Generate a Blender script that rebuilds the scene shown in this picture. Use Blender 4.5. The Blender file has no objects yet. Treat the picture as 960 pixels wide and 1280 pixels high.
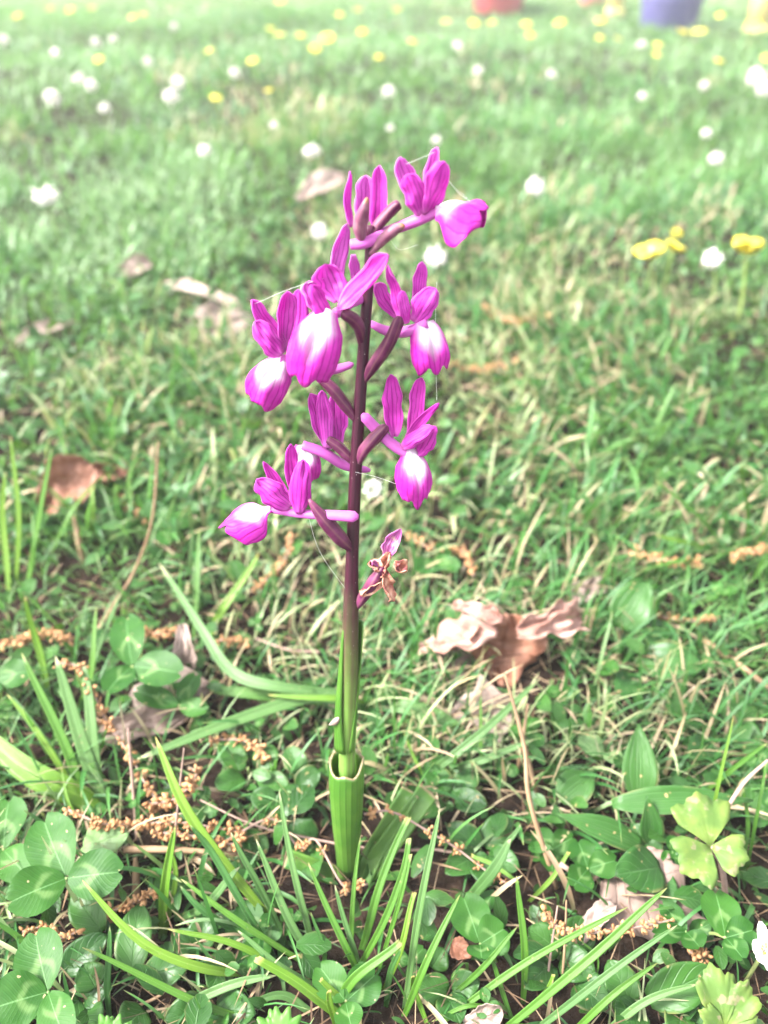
import bpy, math, random
import numpy as np
from mathutils import Vector, Matrix

R = math.radians
rng = np.random.default_rng(7)
random.seed(7)
scn = bpy.context.scene
COL = scn.collection

# ------------------------------------------------------------------ camera, sky, sun, exposure
H, TILT = 0.30, R(36.5)
cam_d = bpy.data.cameras.new('camera')
cam = bpy.data.objects.new('camera', cam_d)
COL.objects.link(cam)
cam.location = (0, 0, H)
cam.rotation_euler = (math.pi / 2 - TILT, 0, 0)
cam_d.sensor_fit = 'VERTICAL'
cam_d.sensor_height = 36.0
cam_d.lens = 28.125
cam_d.clip_start = 0.01
cam_d.clip_end = 400
cam_d.dof.use_dof = True
cam_d.dof.focus_distance = 0.252
cam_d.dof.aperture_fstop = 28.125 / 3.7
scn.camera = cam

world = bpy.data.worlds.new('World')
scn.world = world
world.use_nodes = True
SUN_EL, SUN_AZ = R(50), R(-98)          # azimuth from +Y, towards -X: veiled sun on the left
wn = world.node_tree.nodes
sky = wn.new('ShaderNodeTexSky')
sky.sky_type = 'NISHITA'
sky.sun_disc = False
sky.sun_elevation = SUN_EL
sky.sun_rotation = SUN_AZ
sky.air_density = 1.0
sky.dust_density = 4.0
sky.ozone_density = 0.6
wn['Background'].inputs[1].default_value = 0.085
veil = wn.new('ShaderNodeHueSaturation')          # thin white cloud: the sky's blue is largely gone
veil.inputs['Saturation'].default_value = 0.26
world.node_tree.links.new(sky.outputs[0], veil.inputs['Color'])
world.node_tree.links.new(veil.outputs[0], wn['Background'].inputs[0])

sun_d = bpy.data.lights.new('sun', 'SUN')
sun = bpy.data.objects.new('sun', sun_d)
COL.objects.link(sun)
sun_d.energy = 1.5
sun_d.angle = R(11)
sun_d.color = (1.0, 0.975, 0.94)
sd = Vector((math.sin(SUN_AZ) * math.cos(SUN_EL), math.cos(SUN_AZ) * math.cos(SUN_EL), math.sin(SUN_EL)))
sun.rotation_euler = (-sd).to_track_quat('-Z', 'Y').to_euler()

scn.view_settings.view_transform = 'Standard'
scn.view_settings.look = 'None'
scn.view_settings.gamma = 1
scn.view_settings.use_curve_mapping = False
scn.view_settings.exposure = 3.45
scn.cycles.use_denoising = True
scn.cycles.max_bounces = 6
scn.cycles.transparent_max_bounces = 4
scn.cycles.volume_bounces = 1

# ------------------------------------------------------------------ picture geometry -> world
CT, ST = math.cos(TILT), math.sin(TILT)
FWD, UP = Vector((0, CT, -ST)), Vector((0, ST, CT))
def ray(px, py):
    return Vector(((px - 480) / 1000, 0, 0)) - UP * ((py - 640) / 1000) + FWD
EYE = Vector((0, 0, H))
def G(px, py, z=0.0):            # a point at height z
    d = ray(px, py)
    return EYE + d * ((z - H) / d.z)
def AY(px, py, y):               # a point in the vertical plane at distance y
    d = ray(px, py)
    return EYE + d * (y / d.y)
def depth(p): return (Vector(p) - EYE).dot(FWD)
def mpp(p): return depth(p) / 1000.0   # metres per photograph pixel at p

# ------------------------------------------------------------------ small helpers
def V(a): return np.array(a, float)
def nrm(a):
    a = np.asarray(a, float); l = np.linalg.norm(a)
    return a / l if l > 1e-12 else a
def hash2(ix, iy, s):
    h = np.sin(ix * 127.1 + iy * 311.7 + s * 74.7) * 43758.5453
    return h - np.floor(h)
def vnoise(x, y, s=0.0):
    x, y = np.asarray(x, float), np.asarray(y, float)
    ix, iy = np.floor(x), np.floor(y); fx, fy = x - ix, y - iy
    fx, fy = fx * fx * (3 - 2 * fx), fy * fy * (3 - 2 * fy)
    a, b, c, d = hash2(ix, iy, s), hash2(ix + 1, iy, s), hash2(ix, iy + 1, s), hash2(ix + 1, iy + 1, s)
    return (a + (b - a) * fx) * (1 - fy) + (c + (d - c) * fx) * fy
def relief(x, y):
    x, y = np.asarray(x, float), np.asarray(y, float)
    far = np.clip((np.hypot(x, y) - 0.35) / 1.5, 0, 1)
    return (vnoise(x * 14, y * 14, 1) - .5) * 0.006 + far * (vnoise(x * 2.3, y * 2.3, 2) - .5) * 0.035

def catmull(pts, n):
    P = [V(p) for p in pts]
    if len(P) == 2: return np.array([P[0] + (P[1] - P[0]) * t for t in np.linspace(0, 1, n)])
    P = [2 * P[0] - P[1]] + P + [2 * P[-1] - P[-2]]
    m = len(P) - 3
    out = []
    for t in np.linspace(0, m, n):
        i = min(int(t), m - 1); f = t - i
        a, b, c, d = P[i:i + 4]
        out.append(.5 * (2 * b + (c - a) * f + (2 * a - 5 * b + 4 * c - d) * f * f + (3 * b - a - 3 * c + d) * f ** 3))
    return np.array(out)

class MB:
    def __init__(s): s.v, s.f, s.a, s.n = [], [], [], 0
    def add(s, v, f, u=None, t=None, r=0.0):
        v = np.asarray(v, float); k = len(v)
        s.v.append(v); s.f += [tuple(i + s.n for i in q) for q in f]
        a = np.zeros((k, 3))
        if u is not None: a[:, 0] = u
        if t is not None: a[:, 1] = t
        a[:, 2] = r
        s.a.append(a); s.n += k
    def mesh(s, name, base=(0, 0, 0), smooth=True):
        me = bpy.data.meshes.new(name)
        v = np.concatenate(s.v) - V(base)
        me.from_pydata(v.tolist(), [], s.f)
        a = np.concatenate(s.a)
        for i, k in enumerate(('au', 'av', 'ar')):
            me.attributes.new(k, 'FLOAT', 'POINT').data.foreach_set('value', np.ascontiguousarray(a[:, i], dtype=np.float32))
        if smooth: me.polygons.foreach_set('use_smooth', [True] * len(me.polygons))
        me.update()
        return me

def big_mesh(name, v, quads, attrs):
    me = bpy.data.meshes.new(name)
    nv, nf = len(v), len(quads)
    me.vertices.add(nv); me.vertices.foreach_set('co', np.ascontiguousarray(v, dtype=np.float32).ravel())
    me.loops.add(nf * 4); me.loops.foreach_set('vertex_index', np.ascontiguousarray(quads, dtype=np.int32).ravel())
    me.polygons.add(nf)
    me.polygons.foreach_set('loop_start', np.arange(0, nf * 4, 4, dtype=np.int32))
    me.polygons.foreach_set('loop_total', np.full(nf, 4, dtype=np.int32))
    me.polygons.foreach_set('use_smooth', np.ones(nf, dtype=bool))
    me.update(calc_edges=True)
    for k, a in attrs.items():
        me.attributes.new(k, 'FLOAT', 'POINT').data.foreach_set('value', np.ascontiguousarray(a, dtype=np.float32))
    return me

def link(name, me, mat, parent=None, loc=None, solid=0.0):
    o = bpy.data.objects.new(name, me)
    COL.objects.link(o)
    if mat and not me.materials: me.materials.append(mat)
    if parent: o.parent = parent
    if loc is not None: o.location = loc
    if solid:
        m = o.modifiers.new('thickness', 'SOLIDIFY'); m.thickness = solid; m.offset = 0
    return o
def tag(o, label, cat, group=None, kind=None):
    if label: o['label'] = label
    if cat: o['category'] = cat
    if group: o['group'] = group
    if kind: o['kind'] = kind
    return o
def thing(name, loc, label, cat, group=None):
    o = bpy.data.objects.new(name, None)
    COL.objects.link(o); o.location = loc; o.empty_display_size = 0.01
    return tag(o, label, cat, group)

def grid_faces(nu, nv):      # nu across, nv along
    return [(j * nu + i, j * nu + i + 1, (j + 1) * nu + i + 1, (j + 1) * nu + i) for j in range(nv - 1) for i in range(nu - 1)]

def tube(mb, pts, radii, seg=8, r=0.0, caps=True, rib=0.0, twist=0.0, ribs=3, flat=1.0):
    pts = np.asarray(pts, float); n = len(pts)
    radii = np.interp(np.linspace(0, 1, n), np.linspace(0, 1, len(np.atleast_1d(radii))), np.atleast_1d(radii))
    T = np.gradient(pts, axis=0)
    ref = V((0.3, 1, 0.2)); ref2 = V((1, 0, .1))
    vs, uu, tt = [], [], []
    for i in range(n):
        t = nrm(T[i]); a = np.cross(t, ref)
        if np.linalg.norm(a) < .2: a = np.cross(t, ref2)
        a = nrm(a); b = np.cross(t, a)
        for k in range(seg):
            th = 2 * math.pi * k / seg
            rr = radii[i] * (1 + rib * math.cos(ribs * th + twist * i / n))
            vs.append(pts[i] + rr * (math.cos(th) * a * flat + math.sin(th) * b)); uu.append(k / seg * 2 - 1); tt.append(i / (n - 1))
    f = [(j * seg + k, j * seg + (k + 1) % seg, (j + 1) * seg + (k + 1) % seg, (j + 1) * seg + k) for j in range(n - 1) for k in range(seg)]
    if caps: f += [tuple(range(seg))[::-1], tuple(range((n - 1) * seg, n * seg))]
    mb.add(vs, f, uu, tt, r)

# ------------------------------------------------------------------ materials
class NT:
    def __init__(s, name):
        s.m = bpy.data.materials.new(name); s.m.use_nodes = True
        s.t = s.m.node_tree; s.t.nodes.clear()
        s.out = s.t.nodes.new('ShaderNodeOutputMaterial')
    def n(s, typ, ins=None, **kw):
        nd = s.t.nodes.new('ShaderNode' + typ)
        for k, v in kw.items(): setattr(nd, k, v)
        for k, v in (ins or {}).items(): s.set(nd.inputs[k], v)
        return nd
    def set(s, inp, v):
        if isinstance(v, bpy.types.NodeSocket): s.t.links.new(v, inp)
        elif isinstance(v, bpy.types.Node): s.t.links.new(v.outputs[0], inp)
        else:
            if isinstance(v, (tuple, list)) and len(v) == 3 and inp.type == 'RGBA': v = (*v, 1)
            inp.default_value = v
    def math(s, op, a, b=None, c=None, clamp=False):
        nd = s.t.nodes.new('ShaderNodeMath'); nd.operation = op; nd.use_clamp = clamp
        for i, x in enumerate((a, b, c)):
            if x is not None: s.set(nd.inputs[i], x)
        return nd.outputs[0]
    def attr(s, k): return s.n('Attribute', attribute_name=k).outputs['Fac']
    def mix(s, fac, a, b, mode='MIX'):
        nd = s.t.nodes.new('ShaderNodeMix'); nd.data_type = 'RGBA'; nd.blend_type = mode
        s.set(nd.inputs[0], fac); s.set(nd.inputs[6], a); s.set(nd.inputs[7], b)
        return nd.outputs[2]
    def ramp(s, fac, stops, interp='LINEAR'):
        nd = s.t.nodes.new('ShaderNodeValToRGB'); nd.color_ramp.interpolation = interp
        el = nd.color_ramp.elements
        while len(el) < len(stops): el.new(0.5)
        for e, (p, c) in zip(el, stops):
            e.position = p; e.color = (*c, 1) if len(c) == 3 else c
        s.set(nd.inputs[0], fac)
        return nd.outputs[0]
    def remap(s, x, a, b, c=0.0, d=1.0, smooth=True):
        nd = s.t.nodes.new('ShaderNodeMapRange')
        nd.interpolation_type = 'SMOOTHSTEP' if smooth else 'LINEAR'
        for i, q in enumerate((x, a, b, c, d)): s.set(nd.inputs[i], q)
        return nd.outputs[0]
    def noise(s, scale, detail=2.0, vec=None, rough=.5):
        nd = s.n('TexNoise', {'Scale': scale, 'Detail': detail, 'Roughness': rough})
        s.set(nd.inputs['Vector'], vec if vec is not None else s.pos())
        return nd.outputs[0]
    def pos(s): return s.n('NewGeometry').outputs['Position']
    def combine(s, x, y, z=0.0):
        return s.n('CombineXYZ', {0: x, 1: y, 2: z}).outputs[0]
    def rnd(s):                       # per-piece random: mesh attribute plus object random
        return s.math('FRACT', s.math('ADD', s.attr('ar'), s.n('ObjectInfo').outputs['Random']))
    def bump(s, h, strength=.3, dist=.001):
        return s.n('Bump', {'Strength': strength, 'Distance': dist, 'Height': h}).outputs[0]
    def finish(s, col, rough=.5, spec=.4, transl=0.0, tcol=None, normal=None, sss=0.0, coat=0.0):
        p = s.n('BsdfPrincipled', {'Base Color': col, 'Roughness': rough, 'Specular IOR Level': spec})
        if normal is not None: s.set(p.inputs['Normal'], normal)
        sh = p.outputs[0]
        if transl:
            tr = s.n('BsdfTranslucent', {'Color': tcol if tcol is not None else col})
            mx = s.n('MixShader', {0: transl, 1: sh, 2: tr.outputs[0]}); sh = mx.outputs[0]
        s.t.links.new(sh, s.out.inputs[0])
        return s.m

M = {}
def lines(N, u, k, wob, width):       # dark fine lines along a leaf or petal: 1 on the line
    x = N.math('ADD', N.math('MULTIPLY', u, k), wob)
    f = N.math('ABSOLUTE', N.math('SUBTRACT', N.math('FRACT', x), 0.5))
    return N.remap(f, width, 0.02, 0, 1)

def build_materials():
    # grass: hue from a per-blade random number, fine ribs along the blade, some straw, some browned tips
    N = NT('grass_blade')
    r, u, v = N.rnd(), N.attr('au'), N.attr('av')
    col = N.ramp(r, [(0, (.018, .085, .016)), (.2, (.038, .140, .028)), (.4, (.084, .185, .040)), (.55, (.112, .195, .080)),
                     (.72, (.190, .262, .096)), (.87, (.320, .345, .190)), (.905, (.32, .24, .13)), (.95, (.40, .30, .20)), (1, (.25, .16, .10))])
    rib = lines(N, u, 3.5, 0.0, .30)
    col = N.mix(N.math('MULTIPLY', rib, .28), col, (.03, .08, .015))
    col = N.mix(N.remap(v, .86, 1.0, 0, .55), col, (.30, .27, .10))
    col = N.mix(N.remap(v, .28, .0, 0, .5), col, (.22, .28, .12))
    M['grass'] = N.finish(col, .42, .45, .36, N.mix(.5, col, (.14, .32, .04)), N.bump(rib, .25, .0002))
    # fresh grass for the large near blades
    for nm, c0, c1, tip in (('blade_fresh', (.034, .110, .010), (.066, .160, .017), (.27, .27, .10)),
                       ('blade_yellow', (.070, .165, .012), (.112, .205, .020), (.30, .24, .08)),
                       ('blade_blue', (.050, .122, .030), (.080, .160, .044), (.33, .31, .18)),
                       ('blade_deep', (.025, .090, .018), (.042, .125, .025), (.15, .18, .06))):
        N = NT(nm)
        u, v = N.attr('au'), N.attr('av')
        nz = N.noise(220, 3)
        col = N.mix(N.rnd(), c0, c1)
        col = N.mix(N.remap(nz, .35, .7, 0, .35), col, c1)
        rib = lines(N, u, 5.5, N.math('MULTIPLY', nz, .25), .32)
        col = N.mix(N.math('MULTIPLY', rib, .32), col, tuple(x * .45 for x in c0))
        mid = N.remap(N.math('ABSOLUTE', u), .10, .0, 0, .45)
        col = N.mix(mid, col, tuple(min(1, x * 1.6 + .04) for x in c1))
        col = N.mix(N.remap(N.math('ADD', v, N.math('MULTIPLY', nz, .05)), .955, 1.02, 0, .85), col, tip)
        col = N.mix(N.remap(N.noise(900, 1), .70, .78, 0, .4), col, (.30, .26, .12))
        M[nm] = N.finish(col, .42, .3, .30, N.mix(.5, col, (.18, .32, .02)), N.bump(N.math('ADD', rib, mid), .3, .0003))
    N = NT('straw')
    u, v = N.attr('au'), N.attr('av')
    col = N.mix(N.noise(160, 3), (.16, .095, .048), (.30, .205, .12))
    col = N.mix(N.math('MULTIPLY', lines(N, u, 4, 0.0, .3), .3), col, (.22, .12, .07))
    M['straw'] = N.finish(col, .6, .3, .15)
    # clover leaflet with a pale chevron and side veins
    N = NT('clover_leaflet')
    u, v = N.attr('au'), N.attr('av'); au = N.math('ABSOLUTE', u)
    nz = N.noise(260, 3)
    r = N.rnd()
    base = N.mix(r, (.010, .050, .0055), (.021, .076, .008))
    base = N.mix(N.remap(nz, .3, .75, 0, .4), base, (.030, .094, .011))
    vv = N.math('SUBTRACT', v, N.math('MULTIPLY', au, .33))
    side = lines(N, vv, 11, N.math('MULTIPLY', nz, .22), .25)
    base = N.mix(N.math('MULTIPLY', side, .12), base, (.024, .095, .026))
    ch = N.math('ADD', N.math('ADD', v, N.math('MULTIPLY', au, .42)), N.math('MULTIPLY', N.math('SUBTRACT', nz, .5), .22))
    d = N.math('ABSOLUTE', N.math('SUBTRACT', ch, .50))
    mark = N.math('MULTIPLY', N.remap(d, .13, .02, 0, .42), N.remap(au, .8, .45, 0, 1))
    base = N.mix(mark, base, (.135, .215, .075))
    mid = N.remap(au, .05, 0, 0, .4)
    base = N.mix(mid, base, (.16, .30, .12))
    base = N.mix(N.remap(N.noise(420, 1), .735, .77, 0, .7), base, (.34, .27, .15))
    M['clover'] = N.finish(base, .5, .16, .22, N.mix(.25, base, (.16, .28, .02)), N.bump(N.math('ADD', N.math('MULTIPLY', side, .4), nz), .22, .0004))
    # oval leaf with midrib and sunken side veins
    for nm, c0, c1 in (('oval_leaf', (.009, .044, .006), (.027, .086, .012)), ('pale_leaf', (.11, .20, .075), (.16, .26, .10)), ('plantain_leaf', (.015, .064, .010), (.034, .098, .017))):
        N = NT(nm)
        u, v = N.attr('au'), N.attr('av'); au = N.math('ABSOLUTE', u)
        nz = N.noise(190, 4)
        base = N.mix(N.rnd(), c0, c1)
        base = N.mix(N.remap(nz, .35, .75, 0, .5), base, c1)
        if nm == 'plantain_leaf':
            side = lines(N, u, 2.6, 0.0, .16)
        else:
            side = lines(N, N.math('SUBTRACT', v, N.math('MULTIPLY', au, .42)), 5.0, N.math('MULTIPLY', nz, .12), .10)
        mid = N.remap(au, .07, 0, 0, 1)
        vein = N.math('MAXIMUM', N.math('MULTIPLY', side, .6), mid)
        base = N.mix(N.math('MULTIPLY', vein, .28), base, tuple(min(1, x * 1.7 + .05) for x in c1))
        base = N.mix(N.remap(N.noise(330, 1), .71, .76, 0, .75), base, (.30, .22, .10))
        base = N.mix(N.math('MULTIPLY', N.remap(au, .82, 1.0, 0, .35), N.remap(N.noise(70), .5, .65)), base, (.26, .20, .09))
        M[nm] = N.finish(base, .42, .27, .22, N.mix(.3, base, (.16, .30, .02)), N.bump(N.math('SUBTRACT', nz, vein), .5, .0007))
    N = NT('yellowing_leaf')
    u, v = N.attr('au'), N.attr('av')
    nz = N.noise(150, 4)
    col = N.mix(N.remap(nz, .35, .7), (.070, .130, .026), (.125, .180, .036))
    col = N.mix(N.remap(N.noise(260, 3), .56, .68, 0, .8), col, (.20, .17, .10))
    M['yellow_leaf'] = N.finish(col, .55, .25, .3, None, N.bump(nz, .5, .0006))
    N = NT('serrate_leaf')
    nz = N.noise(180, 3)
    col = N.mix(nz, (.040, .135, .016), (.080, .200, .026))
    M['serrate'] = N.finish(col, .5, .4, .3, None, N.bump(nz, .5, .0006))
    # stalks
    N = NT('stalk')
    col = N.mix(N.rnd(), (.10, .20, .05), (.22, .26, .09))
    M['stalk'] = N.finish(col, .5, .4, .15)
    # dead leaves
    for nm, c0, c1, c2 in (('dead_brown', (.15, .060, .034), (.25, .120, .078), (.085, .03, .017)), ('dead_pink', (.25, .125, .095), (.42, .27, .225), (.14, .050, .032)),
                           ('dead_taupe', (.13, .088, .07), (.21, .15, .125), (.065, .038, .03)), ('dead_pale', (.20, .145, .12), (.32, .245, .21), (.11, .07, .055))):
        N = NT(nm)
        u, v = N.attr('au'), N.attr('av'); au = N.math('ABSOLUTE', u)
        nz = N.noise(75, 5, rough=.6)
        col = N.mix(N.remap(nz, .35, .65), c0, c1)
        side = lines(N, N.math('SUBTRACT', v, N.math('MULTIPLY', au, .35)), 6, N.math('MULTIPLY', nz, .25), .12)
        mid = N.remap(au, .05, 0, 0, 1)
        vein = N.math('MAXIMUM', N.math('MULTIPLY', side, .6), mid)
        col = N.mix(N.math('MULTIPLY', vein, .45), col, c2)
        col = N.mix(N.remap(N.noise(140, 3), .58, .72, 0, .7), col, c2)
        M[nm] = N.finish(col, .62, .3, .18, N.mix(.5, col, (.5, .2, .08)), N.bump(N.math('SUBTRACT', nz, vein), .6, .0008))
    N = NT('dead_curl')
    u, v = N.attr('au'), N.attr('av')
    nz = N.noise(75, 5, rough=.6)
    rim = N.math('ADD', N.math('ABSOLUTE', N.math('SUBTRACT', u, -.05)), N.math('MULTIPLY', N.math('SUBTRACT', nz, .5), 1.3))
    col = N.ramp(rim, [(.15, (.085, .032, .020)), (.38, (.17, .075, .048)), (.58, (.36, .22, .18)), (.9, (.46, .33, .29))])
    ln = lines(N, N.math('ADD', v, N.math('MULTIPLY', u, .2)), 7, N.math('MULTIPLY', nz, .5), .10)
    col = N.mix(N.math('MULTIPLY', ln, .4), col, (.12, .045, .028))
    M['dead_curl'] = N.finish(col, .62, .3, .18, N.mix(.5, col, (.5, .2, .08)), N.bump(N.math('SUBTRACT', nz, ln), .8, .001))
    N = NT('twig')
    col = N.mix(N.noise(300, 3), (.16, .10, .08), (.30, .21, .17))
    M['twig'] = N.finish(col, .75, .2)
    N = NT('catkin')
    r = N.rnd()
    col = N.ramp(r, [(0, (.20, .095, .038)), (.4, (.33, .17, .07)), (.75, (.43, .24, .11)), (1, (.26, .13, .065))])
    col = N.mix(N.remap(N.noise(1400, 2), .5, .7, 0, .5), col, (.24, .11, .05))
    M['catkin'] = N.finish(col, .6, .3, .12)
    # soil
    N = NT('soil')
    nz, n2 = N.noise(90, 6, rough=.65), N.noise(16, 3)
    col = N.ramp(nz, [(.3, (.004, .003, .002)), (.5, (.013, .008, .006)), (.7, (.040, .026, .018))])
    dist = N.n('VectorMath', operation='LENGTH'); N.set(dist.inputs[0], N.pos())
    lawn = N.ramp(N.noise(7, 5), [(.35, (.06, .12, .035)), (.55, (.11, .19, .06)), (.7, (.20, .22, .09))])
    col = N.mix(N.remap(dist.outputs['Value'], 2.5, 6.5), col, lawn)
    M['soil'] = N.finish(col, .95, .04, 0, None, N.bump(nz, .8, .004))
    # orchid tissues
    def tepal(nm, a, b, vein, k, pale):
        N = NT(nm)
        u, v = N.attr('au'), N.attr('av')
        nz = N.noise(230, 3)
        col = N.mix(N.remap(nz, .3, .7), a, b)
        wob = N.math('ADD', N.math('ADD', N.math('MULTIPLY', N.math('MULTIPLY', u, v), -.7), N.math('MULTIPLY', nz, .75)), N.rnd())
        ln = lines(N, u, k, wob, .17)
        fade = N.remap(v, .02, .25, .2, 1)
        fade = N.math('MULTIPLY', fade, N.remap(v, 1.0, .75, .25, 1))
        col = N.mix(N.math('MULTIPLY', N.math('MULTIPLY', ln, fade), .8), col, vein)
        col = N.mix(N.remap(v, .22, 0, 0, .55), col, pale)
        edge = N.remap(N.math('ABSOLUTE', u), .88, 1.0, 0, .35)
        col = N.mix(edge, col, pale)
        M[nm] = N.finish(col, .5, .22, .48, N.mix(.35, col, b), N.bump(N.math('ADD', nz, N.math('MULTIPLY', ln, -.5)), .35, .0004))
    tepal('petal', (.52, .038, .41), (.64, .085, .54), (.17, .002, .11), 3.2, (.68, .25, .58))
    tepal('petal_dark', (.47, .024, .35), (.57, .052, .45), (.17, .002, .11), 2.6, (.62, .15, .52))
    tepal('petal_pale', (.53, .080, .45), (.64, .15, .57), (.24, .010, .17), 3.0, (.68, .30, .61))
    N = NT('lip')
    u, v = N.attr('au'), N.attr('av'); au = N.math('ABSOLUTE', u)
    nz = N.noise(260, 3)
    col = N.mix(N.remap(nz, .3, .7), (.48, .014, .33), (.56, .034, .41))
    wob = N.math('ADD', N.math('MULTIPLY', nz, .6), N.math('MULTIPLY', N.math('MULTIPLY', u, v), -1.0))
    ln = lines(N, u, 6.0, wob, .2)
    col = N.mix(N.math('MULTIPLY', ln, .6), col, (.22, .003, .14))
    d = N.math('ADD', N.math('MULTIPLY', N.math('POWER', au, 1.3), 1.05), N.math('MULTIPLY', N.math('MAXIMUM', N.math('SUBTRACT', v, .30), 0.0), 1.35))
    d = N.math('ADD', d, N.math('MULTIPLY', N.math('SUBTRACT', nz, .5), .35))
    col = N.mix(N.remap(d, .0, .74), (.62, .55, .61), col)
    M['lip'] = N.finish(col, .55, .2, .30, None, N.bump(N.math('ADD', nz, N.math('MULTIPLY', ln, -.5)), .35, .0005))
    N = NT('spur')
    col = N.mix(N.noise(220, 2), (.42, .075, .34), (.54, .14, .46))
    col = N.mix(N.math('MULTIPLY', lines(N, N.attr('au'), 4, 0.0, .2), .3), col, (.38, .07, .34))
    M['spur'] = N.finish(col, .5, .2, .3)
    N = NT('ovary')
    u, v = N.attr('au'), N.attr('av')
    nz = N.noise(200, 3)
    col = N.mix(N.remap(nz, .35, .7), (.060, .007, .034), (.12, .024, .068))
    col = N.mix(N.math('MULTIPLY', lines(N, u, 3, N.math('MULTIPLY', v, .5), .25), .5), col, (.15, .07, .07))
    M['ovary'] = N.finish(col, .45, .22, .05, None, N.bump(nz, .3, .0003))
    N = NT('bud')
    v = N.attr('av'); nz = N.noise(260, 4)
    col = N.mix(N.remap(nz, .35, .65), (.13, .035, .070), (.23, .105, .135))
    col = N.mix(N.remap(N.math('ADD', v, N.math('MULTIPLY', nz, .3)), .95, 1.12), col, (.26, .12, .05))
    col = N.mix(N.math('MULTIPLY', lines(N, N.attr('au'), 3, 0.0, .2), .5), col, (.14, .04, .08))
    M['bud'] = N.finish(col, .5, .35, .1)
    # stem: purple-brown above, green below (the plant's own pigment), pale specks
    N = NT('orchid_stem')
    v = N.attr('av'); nz = N.noise(120, 4)
    st = N.noise(260, 2, N.combine(N.math('MULTIPLY', N.attr('au'), .03), N.math('MULTIPLY', v, .004)))
    up = N.ramp(N.math('ADD', v, N.math('MULTIPLY', N.math('SUBTRACT', nz, .5), .07)),
                [(.10, (.12, .26, .04)), (.27, (.10, .19, .035)), (.38, (.048, .050, .018)), (.46, (.020, .0035, .008)), (.75, (.019, .002, .009)), (1, (.055, .010, .030))])
    col = N.mix(N.math('MULTIPLY', N.remap(st, .4, .65), .4), up, (.060, .009, .026))
    col = N.mix(N.remap(N.noise(1500, 1), .76, .80, 0, .6), col, (.45, .36, .36))
    M['stem'] = N.finish(col, .42, .22, 0, None, N.bump(nz, .3, .0004))
    N = NT('sheath')
    u, v = N.attr('au'), N.attr('av'); nz = N.noise(120, 3)
    col = N.mix(N.remap(nz, .35, .7), (.048, .135, .014), (.085, .185, .024))
    rib = lines(N, u, 9, N.math('MULTIPLY', nz, .15), .30)
    col = N.mix(N.math('MULTIPLY', rib, .35), col, (.035, .11, .012))
    rim = N.remap(N.math('ADD', v, N.math('MULTIPLY', nz, .03)), .982, 1.01, 0, .85)
    col = N.mix(rim, col, (.27, .19, .11))
    M['sheath'] = N.finish(col, .42, .5, .30, N.mix(.5, col, (.26, .40, .03)), N.bump(rib, .35, .0004))
    N = NT('wilted')
    nz = N.noise(330, 4)
    col = N.ramp(nz, [(.32, (.16, .035, .045)), (.46, (.36, .13, .09)), (.58, (.55, .29, .20)), (.72, (.70, .46, .38))])
    M['wilted'] = N.finish(col, .6, .3, .2, None, N.bump(nz, .8, .001))
    N = NT('wilted_petal')
    u = N.attr('au')
    col = N.mix(lines(N, u, 3, 0.0, .25), (.45, .13, .34), (.30, .02, .22))
    col = N.mix(N.remap(N.noise(300, 3), .5, .65), col, (.52, .32, .30))
    M['wilted_petal'] = N.finish(col, .5, .3, .25)
    # far flowers and pots
    N = NT('clover_white')
    col = N.mix(N.rnd(), (.68, .62, .58), (.76, .73, .69))
    col = N.mix(N.remap(N.attr('av'), .45, 0, 0, .5), col, (.62, .46, .42))
    M['white_floret'] = N.finish(col, .6, .3, .25)
    N = NT('clover_brown'); M['brown_floret'] = N.finish(N.mix(N.noise(300, 3), (.22, .09, .09), (.42, .24, .22)), .7, .2, .1)
    N = NT('buttercup_petal')
    col = N.mix(N.remap(N.attr('av'), .5, .0, 0, .5), (.56, .47, .030), (.50, .38, .016))
    M['buttercup'] = N.finish(col, .35, .4, .25)
    N = NT('buttercup_centre'); M['buttercup_mid'] = N.finish(N.mix(N.noise(700), (.55, .42, .03), (.38, .40, .05)), .6, .3)
    for nm, c in (('pot_red', (.34, .040, .048)), ('pot_purple', (.075, .066, .19)), ('pot_pink', (.58, .16, .17)), ('post_yellow', (.50, .40, .13))):
        N = NT(nm)
        nz = N.noise(22, 4)
        M[nm] = N.finish(N.mix(N.remap(nz, .4, .75, 0, .35), c, tuple(min(1, x * 1.4 + .05) for x in c)), .5, .4, 0, None, N.bump(nz, .2, .003))
    N = NT('litter')
    r = N.rnd()
    M['litter'] = N.finish(N.ramp(r, [(0, (.030, .018, .010)), (.45, (.085, .050, .028)), (.8, (.20, .130, .075)), (1, (.34, .25, .16))]), .7, .2, .1)
    N = NT('cup_stalk'); M['cup_stalk'] = N.finish((.20, .27, .07), .5, .3, .2)
    N = NT('silk'); M['silk'] = N.finish((.8, .8, .8), .3, .6, .4)
build_materials()

# ------------------------------------------------------------------ ground
def build_ground():
    s = np.linspace(-1, 1, 181); xs = np.sinh(s * 6.2) / math.sinh(6.2) * 60
    t = np.linspace(-1, 1, 221); ys = np.sinh(t * 6.2) / math.sinh(6.2) * 60 + .3
    X, Y = np.meshgrid(xs, ys)
    Z = relief(X, Y) + (vnoise(X * 90, Y * 90, 5) - .5) * .004 * (np.hypot(X, Y) < 2)
    v = np.stack([X, Y, Z], -1).reshape(-1, 3)
    n = len(xs)
    j, i = np.meshgrid(np.arange(len(ys) - 1), np.arange(n - 1), indexing='ij')
    q = np.stack([j * n + i, j * n + i + 1, (j + 1) * n + i + 1, (j + 1) * n + i], -1).reshape(-1, 4)
    o = link('ground', big_mesh('ground', v, q, {}), M['soil'])
    tag(o, 'dark brown soil of the meadow showing between leaves', None, None, 'structure')
build_ground()

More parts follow.
